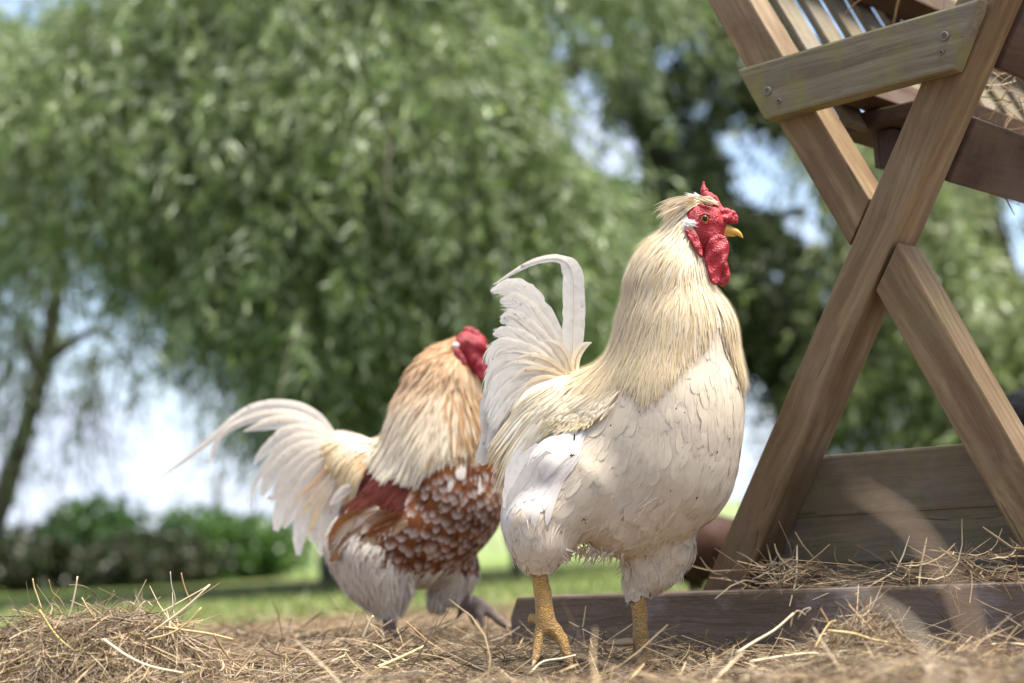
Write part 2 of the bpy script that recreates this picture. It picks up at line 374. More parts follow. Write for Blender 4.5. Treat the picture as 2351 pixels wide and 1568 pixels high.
c_straw = np.array([.185, .130, .080]); c_lawn = np.array([.125, .155, .042]); c_lawn2 = np.array([.09, .135, .032]); c_field = np.array([.15, .20, .06]); c_soil = np.array([.12, .08, .06])
x_, y_ = V[:, 0], V[:, 1]
w = np.clip((y_ - lawn_edge(x_)) / .35 + .5, 0, 1)[:, None]; g = vnoise(x_, y_, .9, 6)[:, None]
f2 = np.clip((y_ - 19) / 10, 0, 1)[:, None]
d3 = (1 - np.clip((vnoise(x_, y_, 3, 8)) * 1.5, 0, 1))[:, None] * .35
cl = (c_lawn * (1 - g) + c_lawn2 * g); cl = cl * (1 - f2) + c_field * (.8 + .4 * g) * f2
soil = np.exp(-((x_ + 1.25) / 1.0) ** 2 - ((y_ - 12.4) / 1.6) ** 2)[:, None]; cl = cl * (1 - soil * .9) + c_soil * soil * .9
colg = (c_straw * (1 - d3) + c_soil * .6 * d3) * (1 - w) + cl * w
M['ground'] = m_attr('ground_litter', .9, 0, .1, .5, 70)
setp(mesh_np('ground', V, Q, M['ground'], col=colg), kind='structure')

# a gentle pale field rising far behind
hx = np.linspace(-260, 260, 60); hy = np.linspace(70, 420, 30); gx, gy = np.meshgrid(hx, hy, indexing='ij')
gz = -.4 + 3.4 * np.clip((gy - 75) / 90, 0, 1) * (.8 + .5 * vnoise(gx, gy, .02, 9)); I = np.arange(gx.size).reshape(gx.shape)
Q = np.stack([I[:-1, :-1], I[1:, :-1], I[1:, 1:], I[:-1, 1:]], -1).reshape(-1, 4)
hc = np.array([.19, .235, .10]) * (.85 + .3 * vnoise(gx, gy, .05, 4)).reshape(-1, 1)
setp(mesh_np('distant_field', np.stack([gx, gy, gz], -1).reshape(-1, 3), Q, M['ground'], col=hc), kind='structure')

# ------------------------------------------------------------------ straw
PAL = np.array([(.43, .315, .17), (.50, .40, .26), (.35, .25, .145), (.29, .205, .13), (.20, .135, .09), (.11, .075, .052), (.33, .275, .20)])
def straw_pieces(P, L, W, yaw, pit, bend, colors, S=6, lift=None):
    N = len(P); t = np.linspace(-.5, .5, S)[None, :, None]
    d = np.stack([np.cos(yaw) * np.cos(pit), np.sin(yaw) * np.cos(pit), np.sin(pit)], -1)[:, None, :]
    r = rng.normal(size=(N, 1, 3)); b = np.cross(d, r); b /= np.linalg.norm(b, axis=-1, keepdims=True)
    kink = rng.random((N, 1, 1)) < .3; k0 = rng.uniform(-.3, .3, (N, 1, 1))
    curve = np.where(kink, np.maximum(0, t - k0) * 1.2, t * t * 2)
    C = P[:, None, :] + d * t * L[:, None, None] + b * curve * (L * bend)[:, None, None]
    T = np.gradient(C, axis=1); T /= np.linalg.norm(T, axis=-1, keepdims=True) + 1e-9
    r2 = rng.normal(size=(N, 1, 3)); s = np.cross(T, r2); s /= np.linalg.norm(s, axis=-1, keepdims=True) + 1e-9
    u = np.cross(s, T)
    prof = np.where(np.abs(t) > .45, .55, 1.0)
    Wv = s * (W[:, None, None] * .5) * prof; Uv = u * (W[:, None, None] * .42)
    col = colors[:, None, None, :] * (1 + .25 * rng.normal(size=(N, S, 1, 1)).clip(-1, 1) * .5) * np.array([.85, 1.08, .95])[None, None, :, None]
    return ribbons(C, Wv, Uv, col)
def straw_colors(n, bias=0.0):
    w = np.array([.21, .16, .18, .16, .14, .08, .07]); w[:3] *= 1 + bias; w /= w.sum()
    return PAL[rng.choice(7, n, p=w)] * rng.uniform(.70, 1.15, (n, 1))
def litter(n, y0, y1, power=1.0, thick=1.0):
    y = y0 + (y1 - y0) * rng.random(n) ** power; x = rng.uniform(-1, 1, n) * (.33 * y + .22)
    keep = y < lawn_edge(x) + .15 * rng.normal(size=n); x, y = x[keep], y[keep]; n = len(x)
    clump = vnoise(x, y, 12, 11)
    z = zg(x, y) + rng.exponential(.0045, n) * (.5 + clump)
    L = np.where(rng.random(n) < .35, rng.uniform(.05, .13, n), rng.uniform(.015, .05, n)); W = np.where(rng.random(n) < .25, rng.uniform(.002, .0036, n), rng.uniform(.0008, .002, n)) * thick
    pit = rng.normal(0, .16, n) + (rng.random(n) < .012) * rng.uniform(.2, .9, n)
    z = z + np.abs(np.sin(pit)) * L * .42
    c = straw_colors(n) * (.75 + .4 * clump[:, None])
    return straw_pieces(np.stack([x, y, z], -1), L, W, rng.uniform(0, 6.283, n), pit, rng.normal(0, .22, n), c)
def join3(parts):
    Vs, Qs, Cs, n = [], [], [], 0
    for V, q, c in parts: Vs.append(V); Qs.append(q + n); Cs.append(c); n += len(V)
    return np.vstack(Vs), np.vstack(Qs), np.vstack(Cs)
V, Q, c = join3([litter(40000, 1.25, 2.75, 1.0, .72), litter(10000, 2.6, 4.75, .9, 1.2)])
n = 16000; yc = rng.uniform(1.3, 2.7, n); xc = rng.uniform(-1, 1, n) * (.33 * yc + .2); chaff = straw_pieces(np.stack([xc, yc, zg(xc, yc) + rng.exponential(.003, n) + .001], -1), rng.uniform(.004, .014, n), rng.uniform(.0012, .0035, n), rng.uniform(0, 6.28, n), rng.normal(0, .35, n), rng.normal(0, .3, n), straw_colors(n) * rng.uniform(.5, 1.0, (n, 1)), 3)
V, Q, c = join3([(V, Q, c), chaff])
setp(mesh_np('straw_litter', V, Q, M['straw'], col=c), 'layer of dry tan straw strewn over the ground', 'straw', kind='stuff')

def heap(name, label, cx, cy, sx, sy, h, n, stalks, bias=0.0, flat=1.0):
    """a straw heap: dark core mound, a mass of straw, and single stalks that stick out"""
    root = thing(name, label, 'straw heap', (cx, cy, float(zg(cx, cy))), 'straw heaps on the ground')
    def hz(x, y):
        q = ((x - cx) / sx) ** 2 + ((y - cy) / sy) ** 2
        return zg(x, y) + h * np.exp(-q ** flat) * (.86 + .28 * vnoise(x, y, 22, 14))
    g1 = np.linspace(-2.3, 2.3, 44); gx, gy = np.meshgrid(cx + g1 * sx, cy + g1 * sy, indexing='ij'); gz = hz(gx, gy) - .010
    I = np.arange(gx.size).reshape(gx.shape); Q = np.stack([I[:-1, :-1], I[1:, :-1], I[1:, 1:], I[:-1, 1:]], -1).reshape(-1, 4)
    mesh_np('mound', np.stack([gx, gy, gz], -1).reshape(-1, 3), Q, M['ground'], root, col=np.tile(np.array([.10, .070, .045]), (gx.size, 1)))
    a = rng.uniform(0, 6.283, n); r = np.sqrt(rng.random(n)) * 1.9; x = cx + r * sx * np.cos(a); y = cy + r * sy * np.sin(a)
    z = hz(x, y) + rng.exponential(.006, n) - .006
    L = np.where(rng.random(n) < .4, rng.uniform(.05, .14, n), rng.uniform(.02, .05, n)); W = np.where(rng.random(n) < .16, rng.uniform(.0016, .0028, n), rng.uniform(.0005, .0013, n))
    yaw = rng.uniform(0, 6.283, n); e = .01
    gxx = (hz(x + e, y) - hz(x - e, y)) / (2 * e); gyy = (hz(x, y + e) - hz(x, y - e)) / (2 * e)
    pit = np.arctan(gxx * np.cos(yaw) + gyy * np.sin(yaw)) * .9 + rng.normal(0, .15, n)
    V, Q, c = straw_pieces(np.stack([x, y, z], -1), L, W, yaw, pit, rng.normal(0, .3, n), straw_colors(n, bias) * (.8 + .35 * vnoise(x, y, 25, 15)[:, None]))
    setp(mesh_np('loose_straw', V, Q, M['straw'], root, col=c), kind='stuff')
    for pts, wd, colr in stalks:
        P = catmull([tuple(at_y(u, v, yy)) for u, v, yy in pts], 12)
        R = np.linspace(wd, wd * .7, 12) * .5; V, Q = tube_np(P, R, 6)
        mesh_np('stalk', V, Q, M['straw'], root, col=np.tile(np.array(colr), (len(V), 1)))
    return root
GOLD, PALE, BRN, GRY = (.58, .44, .21), (.68, .58, .38), (.33, .21, .09), (.42, .37, .30)
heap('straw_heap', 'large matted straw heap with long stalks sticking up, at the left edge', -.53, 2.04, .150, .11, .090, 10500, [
    ([(300, 1485, 2.00), (365, 1440, 2.00), (430, 1392, 2.0), (482, 1342, 2.0)], .0032, PALE),
    ([(150, 1440, 2.02), (163, 1400, 2.02), (172, 1360, 2.02), (178, 1323, 2.02)], .0026, PALE),
    ([(96, 1400, 2.03), (86, 1370, 2.03), (79, 1350, 2.03), (75, 1328, 2.03)], .0020, GOLD),
    ([(230, 1440, 2.0), (215, 1415, 2.0), (200, 1395, 2.0), (188, 1372, 2.0)], .0024, GOLD),
    ([(395, 1405, 2.04), (402, 1375, 2.04), (394, 1345, 2.04), (391, 1312, 2.04)], .0016, GRY),
    ([(440, 1385, 2.05), (428, 1360, 2.05), (420, 1335, 2.05), (416, 1315, 2.05)], .0024, BRN),
    ([(380, 1440, 1.99), (430, 1448, 1.98), (480, 1455, 1.98), (535, 1468, 1.98)], .0030, GOLD),
    ([(330, 1470, 1.97), (390, 1455, 1.97), (430, 1430, 1.97), (462, 1395, 1.97)], .0024, GOLD),
    ([(238, 1468, 1.93), (290, 1505, 1.92), (345, 1530, 1.92), (420, 1545, 1.92)], .0034, PALE),
    ([(90, 1400, 1.96), (115, 1440, 1.96), (140, 1470, 1.95), (170, 1495, 1.95)], .0028, (.45, .36, .13)),
    ([(490, 1455, 1.98), (505, 1480, 1.98), (518, 1500, 1.98), (530, 1515, 1.98)], .0036, BRN),
    ([(300, 1425, 2.03), (318, 1396, 2.03), (335, 1380, 2.03), (350, 1392, 2.03)], .0018, PALE),
    ([(208, 1405, 2.02), (232, 1385, 2.02), (255, 1372, 2.02), (262, 1355, 2.02)], .0012, BRN),
    ([(150, 1400, 2.02), (138, 1375, 2.02), (120, 1358, 2.02), (112, 1330, 2.02)], .0012, BRN)], 0, 1.7)
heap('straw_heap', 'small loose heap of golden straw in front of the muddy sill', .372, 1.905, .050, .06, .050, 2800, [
    ([(1690, 1500, 1.86), (1735, 1472, 1.87), (1780, 1445, 1.88), (1822, 1408, 1.89)], .0032, PALE),
    ([(1832, 1420, 1.88), (1845, 1400, 1.88), (1862, 1396, 1.88), (1848, 1408, 1.88)], .0014, GRY),
    ([(1815, 1440, 1.89), (1820, 1415, 1.89), (1832, 1402, 1.89), (1850, 1412, 1.89)], .0016, GOLD),
    ([(1905, 1440, 1.88), (1898, 1422, 1.88), (1890, 1408, 1.88), (1884, 1396, 1.88)], .0020, (.50, .32, .14)),
    ([(1870, 1490, 1.84), (1885, 1460, 1.85), (1905, 1430, 1.86), (1920, 1425, 1.86)], .0020, GOLD),
    ([(1900, 1448, 1.87), (1960, 1455, 1.86), (2010, 1470, 1.86), (2080, 1480, 1.86)], .0032, GOLD)], .35)
# single long stalks lying loose in front of the birds
def stalk(label, pts, wd, colr):
    P = catmull([tuple(at_y(*p)) for p in pts], 12); V, Q = tube_np(P, np.linspace(wd, wd * .7, 12) * .5, 6)
    setp(mesh_np('straw_stalk', V, Q, M['straw'], col=np.tile(np.array(colr), (len(V), 1))), label, 'straw stalk', 'single straw stalks lying loose')
stalk('thick golden stalk lying slanted in front of the brown rooster', [(860, 1535, 2.00), (905, 1516, 2.02), (940, 1500, 2.03), (973, 1484, 2.04)], .0042, (.60, .47, .22))
stalk('short upright pale stalk left of the brown rooster\'s standing leg', [(833, 1466, 2.22), (840, 1448, 2.22), (848, 1430, 2.22), (857, 1413, 2.22)], .0038, PALE)
stalk('thin brown stalk leaning left between the brown rooster\'s two feet', [(998, 1484, 2.12), (975, 1466, 2.12), (955, 1448, 2.12), (932, 1428, 2.12)], .0026, (.42, .28, .15))
stalk('pale straw leaf lying across the toes of the front foot', [(1215, 1548, 1.97), (1245, 1520, 1.98), (1290, 1512, 1.98), (1322, 1504, 1.98)], .0030, PALE)
stalk('long pale stalk lying along the bottom at the right', [(1720, 1520, 1.85), (1790, 1508, 1.86), (1860, 1500, 1.87), (1930, 1505, 1.88)], .0032, PALE)
# two straw leaves close to the lens, far out of focus
def near_leaf(label, pts, wd, colr):
    P = catmull([tuple(at_y(*p)) for p in pts], 24); T = np.gradient(P, axis=0); T /= np.linalg.norm(T, axis=1, keepdims=True)
    s = np.cross(T, np.array([0.15, -1, .1])); s /= np.linalg.norm(s, axis=1, keepdims=True); u = np.cross(s, T)
    w = wd * np.clip(np.sin(np.linspace(.12, math.pi * .97, 24)) ** .4, .1, 1)[:, None]
    C = np.array(colr)[None, None, None, :] * np.ones((1, 24, 3, 1))
    V, Q, c = ribbons(P[None], (s * w)[None], (u * w * .4)[None], C)
    setp(mesh_np('straw_leaf', V, Q, M['straw'], col=c), label, 'straw leaf', 'blurred straw leaves close to the camera')
near_leaf('blurred tan straw leaf arching before the low boards of the rack', [(2330, 2400, .62), (2290, 1700, .64), (2215, 1400, .66), (2150, 1285, .67), (2075, 1190, .68), (1965, 1120, .70)], .0010, (.32, .22, .14))
near_leaf('blurred pale straw leaf arching before the muddy sill', [(2250, 2300, .80), (2190, 1700, .84), (2125, 1490, .87), (2075, 1420, .88), (2010, 1380, .89), (1935, 1347, .90)], .0010, (.42, .34, .25))

# ------------------------------------------------------------------ grass
def blades(n, y0, y1, h0, h1, wd, c0, c1, edge=True, xr=.36):
    y = y0 + (y1 - y0) * rng.random(n) ** 1.6; x = rng.uniform(-1, 1, n) * (xr * y + .4)
    if edge: k = y > lawn_edge(x) - .12 * np.abs(rng.normal(size=n)); x, y = x[k], y[k]; n = len(x)
    H = rng.uniform(h0, h1, n); lean = rng.normal(0, .35, (n, 2)); t = np.linspace(0, 1, 4)[None, :, None]
    base = np.stack([x, y, zg(x, y) - .004], -1)[:, None, :]
    d = np.stack([lean[:, 0], lean[:, 1], np.ones(n)], -1)[:, None, :]; d2 = np.stack([lean[:, 0], lean[:, 1], -.4 * np.ones(n)], -1)[:, None, :]
    C = base + (d * t + d2 * t * t * .6) * H[:, None, None]
    a = rng.uniform(0, 3.14, n); s = np.stack([np.cos(a), np.sin(a), 0 * a], -1)[:, None, :] * (wd * (1 - t * .92))
    m = rng.random((n, 1)); col = (np.array(c0) * (1 - m) + np.array(c1) * m)[:, None, None, :] * np.ones((1, 4, 3, 1))
    return ribbons(C, s, s[..., [1, 0, 2]] * .2, col)
V, Q, c = join3([blades(26000, 4.1, 13, .02, .05, .0022, (.11, .155, .032), (.18, .21, .07)), blades(2500, 4.2, 11, .03, .07, .004, (.18, .19, .07), (.27, .25, .12))])
setp(mesh_np('lawn_grass', V, Q, M['grass'], col=c), 'short green grass behind the straw', 'grass', kind='stuff')

# ------------------------------------------------------------------ foliage
def leaves(sp, out, tw_len, per, L, W, cols, droop=.8, spread=.6):
    """sp (N,3) twig origins, out (N,3) outward dirs -> leaf quads"""
    N = len(sp); t = rng.random((N, per, 1)); ln = (tw_len * rng.uniform(.6, 1.3, (N, 1, 1)))
    down = np.array([0, 0, -1.0])
    o = out[:, None, :] + rng.normal(0, .25, (N, 1, 3))
    P = sp[:, None, :] + ln * (o * t * .6 + down * droop * t * t)
    tan = o * .6 + down * droop * 2 * t; tan /= np.linalg.norm(tan, axis=-1, keepdims=True)
    d = tan + spread * rng.normal(size=(N, per, 3)) + down * .15; d /= np.linalg.norm(d, axis=-1, keepdims=True)
    s = np.cross(d, rng.normal(size=(N, per, 3))); s /= np.linalg.norm(s, axis=-1, keepdims=True)
    l = L * rng.uniform(.6, 1.25, (N, per, 1)); w = W * rng.uniform(.7, 1.2, (N, per, 1)) * .5
    V = np.stack([P, P + d * l * .42 + s * w, P + d * l, P + d * l * .42 - s * w], axis=2)
    k = rng.random((N, per, 1)); ks = rng.normal(1, .16, (N, 1, 1)).clip(.6, 1.5)
    i = rng.choice(len(cols), (N, per), p=np.array([c[1] for c in cols]))
    cc = np.array([c[0] for c in cols])[i] * ks * (.8 + .4 * k)
    V = V.reshape(-1, 3); Q = np.arange(len(V)).reshape(-1, 4)
    return V, Q, np.repeat(cc.reshape(-1, 3), 4, axis=0)
def crown_pts(blobs, gaps, dens, drop=0.0, sig=.16, per=8):
    P, O = [], []
    for bx, by, yy, rx, ry, rd, k in blobs:
        n = int(dens * k * rx * ry / 1e4 / per) + 1; c = np.array(at_y(bx, by, yy)); s = yy / F
        d = rng.normal(size=(n, 3)); d /= np.linalg.norm(d, axis=1, keepdims=True); r = rng.random((n, 1)) ** .45
        p = c + d * r * np.array([rx * s, rd, ry * s])
        p = (p[:, None, :] + rng.normal(0, sig, (n, per, 3)) * np.array([1, 1, .8])).reshape(-1, 3); d = np.repeat(d, per, axis=0) + rng.normal(0, .3, (n * per, 3))
        P.append(p); O.append(d * np.array([1, 1, .5]))
    P = np.vstack(P); O = np.vstack(O); keep = np.ones(len(P), bool)
    R = np.array(RCT); q = (P - np.array([0, 0, drop]) - np.array(CAMP)) @ R.T; u = CX + F * q[:, 0] / -q[:, 2]; v = CY - F * q[:, 1] / -q[:, 2]
    for gx_, gy_, gr, gs in gaps:
        gr = gr * 1.3; keep &= ~((((u - gx_) / gr) ** 2 + ((v - gy_) / gr) ** 2 < 1) & (rng.random(len(P)) < gs))
    keep &= P[:, 2] > .5
    return P[keep], O[keep]
WIL = [((.14, .205, .054), .40), ((.25, .325, .125), .28), ((.45, .51, .34), .20), ((.07, .105, .025), .12)]
DRK = [((.055, .085, .024), .5), ((.095, .13, .042), .35), ((.17, .20, .09), .15)]
def tree(name, label, trunk, limbs, blobs, gaps, dens, tw, per, L, W, cols, droop=.8, group='trees behind the pen', sig=.16):
    p0 = trunk[0]; root = thing(name, label, 'tree', at_y(p0[0], p0[1], p0[2]), group)
    parts = []
    for pts in [trunk] + limbs:
        P = catmull([tuple(at_y(a, b, y)) for a, b, y, r in pts], 18); R = np.interp(np.linspace(0, len(pts) - 1, 18), range(len(pts)), [q[3] for q in pts])
        R = R * (1 + .08 * np.sin(np.arange(18) * 1.7)); parts.append(tube_np(P, R, 10))
    V, Q = merge(parts); mesh_np('trunk', V, Q, M['bark'], root)
    P, O = crown_pts(blobs, gaps, dens, tw * droop * .33, sig); V, Q, c = leaves(P, O, tw, per, L, W, cols, droop)
    mesh_np('crown', V, Q, M['leaf'], root, col=c, smooth=False)
    # hanging twigs that carry the leaves
    k = rng.choice(len(P), min(len(P), 500), replace=False); t = np.linspace(0, 1, 5)[None, :, None]
    C = P[k][:, None, :] + tw * (O[k][:, None, :] * t * .6 + np.array([0, 0, -droop]) * t * t)
    s = np.tile(np.array([.004, 0, 0]), (len(k), 5, 1)); V, Q, c = ribbons(C, s, s[..., [1, 0, 2]], np.array([.12, .10, .04]) * np.ones((1, 1, 1, 1)))
    setp(mesh_np('twigs', V, Q, M['leaf'], root, col=c), kind='stuff')
    return root
G1 = [(77, 31, 55, .95), (205, 10, 40, .9), (97, 97, 22, .9), (241, 190, 40, .85), (174, 410, 45, .9), (251, 430, 30, .9), (190, 461, 40, .9), (82, 436, 40, .9), (220, 553, 60, .9),
      (164, 615, 40, .9), (225, 610, 40, .9), (143, 700, 90, .97), (230, 745, 110, .97), (20, 720, 80, .95), (380, 800, 80, .9), (330, 830, 110, .97), (480, 900, 110, .97), (250, 930, 200, .98), (400, 1050, 200, .98), (560, 1030, 90, .95), (1330, 250, 85, .97), (1370, 330, 80, .97), (1280, 120, 55, .9)]
tree('willow_tree', 'large pale grey-green willow filling the left and centre background',
     [(830, 1336, 12, .29), (815, 1150, 12, .25), (790, 950, 12, .22), (760, 700, 11.8, .22), (840, 350, 11.6, .16), (880, 0, 11.5, .1)],
     [[(705, 950, 12, .16), (560, 760, 11, .1), (400, 520, 10, .06), (250, 300, 9.5, .03)], [(760, 700, 11.8, .14), (950, 560, 10.5, .08), (1120, 560, 9.3, .03)], [(730, 800, 12, .13), (700, 600, 10.4, .07), (660, 450, 9.2, .03)]],
     [(400, 250, 8.6, 420, 330, 1.2, 1), (850, 330, 8.2, 450, 380, 1.2, 1), (1090, 650, 8.4, 290, 340, 1, 1.1), (740, 720, 8.3, 330, 260, 1, 1.1), (400, 520, 8.8, 280, 200, 1, 1), (900, -120, 8.8, 750, 250, 1.5, .8), (130, 250, 9.2, 230, 260, 1, .8),
      (880, 880, 9, 260, 130, .9, 1.2), (900, 600, 10.6, 520, 420, 1.0, .45), (600, 150, 11, 700, 300, 1, .35), (500, 830, 9, 90, 110, .5, .5), (1270, 420, 9, 110, 330, .8, .7)], G1, 250, .42, 16, .095, .0135, WIL)
tree('leaning_tree', 'slim tree with leaning trunk and sparse foliage at the left edge',
     [(-60, 1345, 11, .085), (0, 1165, 11, .075), (55, 990, 11, .065), (103, 830, 11, .055), (135, 600, 11, .05), (120, 300, 11, .03)],
     [[(103, 830, 11, .04), (220, 760, 10.8, .025), (300, 830, 10.6, .01)], [(90, 860, 11, .035), (40, 740, 10.9, .02), (0, 700, 10.8, .01)]],
     [(70, 520, 11, 190, 210, .9, .8), (50, 760, 11, 120, 150, .8, .3), (230, 800, 10.8, 170, 130, .6, .10), (330, 880, 10.8, 160, 100, .6, .05), (80, 930, 11, 140, 120, .6, .08), (450, 800, 11.5, 160, 120, .6, .12)],
     [(143, 700, 70, .8), (20, 690, 50, .8), (220, 553, 40, .8), (225, 730, 80, .8)], 230, .5, 12, .085, .018, WIL, 1.0)
G3 = [(1850, 20, 60, .95), (1950, 10, 60, .95), (2050, 20, 60, .95), (2000, 60, 50, .95), (1960, 250, 50, .95), (2030, 240, 50, .95), (1900, 90, 50, .9), (1335, 250, 62, .97), (1365, 325, 72, .97), (1440, 330, 34, .97), (1500, 375, 32, .97), (1460, 405, 36, .97), (1740, 380, 85, .97), (1805, 440, 65, .97), (1855, 520, 50, .97), (1270, 130, 45, .95), (1350, 60, 40, .8), (1420, 110, 30, .9), (1480, 60, 28, .9),
      (1550, 290, 22, .95), (1600, 250, 22, .95), (1400, 400, 25, .9), (1330, 480, 24, .9), (1700, 330, 50, .9), (1540, 140, 24, .9), (1640, 190, 20, .9), (1720, 910, 55, .97), (1700, 1010, 90, .97), (1690, 1120, 120, 1), (1660, 560, 22, .9), (1780, 620, 22, .9), (1880, 700, 22, .9), (1620, 330, 20, .9)]
tree('dark_tree', 'darker tree with gaps of blue sky behind the white rooster\'s head',
     [(1545, 1285, 13, .30), (1530, 1000, 13, .25), (1540, 650, 13, .2), (1500, 330, 13, .14), (1430, 110, 12.8, .10), (1380, -80, 12.6, .08)],
     [[(1500, 330, 13, .11), (1380, 130, 12.8, .09), (1300, 165, 12.5, .075), (1235, 245, 12.2, .05)], [(1440, 120, 12.8, .08), (1560, 60, 12.6, .05), (1700, 60, 12.4, .03)], [(1535, 600, 13, .1), (1700, 520, 12.6, .06), (1850, 480, 12.3, .03)]],
     [(1480, 480, 12.5, 230, 250, 1.2, .75), (1760, 680, 12.5, 260, 260, 1.2, 1), (1600, 120, 12, 330, 220, 1.2, .62), (1450, 780, 12.5, 220, 220, 1, 1.1), (1900, 200, 12.5, 250, 250, 1, .6), (1880, 850, 12.5, 190, 160, 1, .9), (1560, 900, 13, 250, 140, .8, .9), (1350, 600, 13.5, 160, 260, .8, 1), (1560, 430, 13.5, 330, 150, .8, .5), (1800, -150, 12.5, 500, 180, 1, .6)], G3, 330, .30, 12, .09, .028, DRK, .6, sig=.13)
G4 = [(2000, 240, 70, .95), (2050, 60, 80, .95), (1950, 20, 80, .95), (2330, 530, 75, .97), (2310, 470, 40, .95), (2290, 610, 30, .9), (1960, 965, 40, .9), (2060, 935, 40, .9), (2030, 980, 30, .9), (2340, 640, 40, .9), (2110, 860, 25, .8), (2250, 560, 22, .9), (2200, 700, 20, .9)]
tree('pale_tree', 'pale green leafy tree seen through and to the right of the rack legs',
     [(2420, 1258, 11, .24), (2390, 1000, 11, .2), (2330, 750, 11, .16), (2260, 500, 11, .11), (2230, 250, 11, .07)],
     [[(2330, 750, 11, .1), (2200, 680, 10.8, .06), (2080, 720, 10.6, .03)], [(2350, 850, 11, .08), (2180, 880, 10.8, .05), (2020, 900, 10.6, .02)]],
     [(2200, 640, 10.5, 190, 240, 1, 1), (2320, 850, 10.5, 170, 200, 1, 1), (2040, 850, 10.8, 160, 140, .8, .8), (2200, 900, 10.6, 240, 120, .8, .9), (2150, 300, 11, 260, 260, 1, .7), (2480, 500, 11, 160, 300, 1, .8), (1950, 960, 11.2, 160, 70, .6, .5)], G4, 240, .34, 12, .095, .024, [((.20, .25, .085), .5), ((.28, .33, .15), .35), ((.36, .40, .25), .15)])

# hedge shrubs along the far side of the lawn
def shrub(label, px, base, top, half, yy, n, cols):
    c = at_y(px, base, yy); c.z = float(zg(c.x, c.y)); s = yy / F; h = (base - top) * s; hw = half * s * 1.3
    root = thing('hedge_shrub', label, 'shrub', c, 'shrubs along the far hedge')
    parts = []
    for k in range(7):
        a = rng.uniform(0, 6.28); r = hw * .6 * rng.random()
        P = [(c.x + .1 * math.cos(a), c.y + .1 * math.sin(a), c.z - .02), (c.x + r * .5 * math.cos(a), c.y + r * .4 * math.sin(a), c.z + h * .4), (c.x + r * math.cos(a), c.y + r * .6 * math.sin(a), c.z + h * .85)]
        parts.append(tube_np(catmull(P, 7), np.linspace(.03, .008, 7), 6))
    V, Q = merge(parts); mesh_np('stems', V, Q, M['bark'], root)
    d = rng.normal(size=(n, 3)); d /= np.linalg.norm(d, axis=1, keepdims=True); r = rng.random((n, 1)) ** .4
    p = np.array([c.x, c.y, c.z + h * .52]) + d * r * np.array([hw, .7, h * .5]) * (.8 + .4 * rng.random((n, 1)))
    p = p[p[:, 2] > .05]; d = d[:len(p)]
    V, Q, cc = leaves(p, d, .16, 9, .075, .042, cols, .2, .9)
    mesh_np('foliage', V, Q, M['leaf'], root, col=cc, smooth=False)
HG = [((.030, .072, .016), .55), ((.05, .11, .022), .35), ((.09, .16, .04), .10)]; HB = [((.045, .04, .022), .5), ((.035, .06, .016), .5)]
HB2 = [((.055, .12, .022), .6), ((.09, .17, .035), .4)]
shrub('low dark shrub at the left end of the hedge', 50, 1335, 1195, 130, 14.5, 700, HB)
shrub('tallest dark green shrub of the hedge, below the leaning tree', 215, 1332, 1132, 105, 15, 1000, HG)
shrub('low brownish shrub in the middle of the hedge', 345, 1327, 1215, 120, 14.2, 700, HB)
shrub('bright green shrub of the hedge right of the low brownish one', 465, 1322, 1168, 100, 15.5, 800, HB2)
shrub('bright green shrub of the hedge beside the willow trunk', 580, 1314, 1178, 85, 15.8, 700, HB2)
# thin posts on the far side of the lawn
def post(label, px, base, top, yy, r):
    a = at_y(px, base, yy); a.z = float(zg(a.x, a.y)) - .02; b = at_y(px, top, yy); b.x = a.x
    zz = np.linspace(a.z, b.z, 7); P = np.stack([np.full(7, a.x), np.full(7, a.y), zz], -1)
    V, Q = tube_np(P, [r * 1.05, r, r, r * .98, r * .97, r * .95, r * .6], 8)
    setp(mesh_np('fence_post', V, Q, M['bark']), label, 'post', 'thin posts far behind')
post('thin blurred post behind the brown rooster\'s tail', 505, 1300, 1085, 24, .05)
post('low blurred post between the legs of the two roosters', 1188, 1330, 1225, 9.5, .035)

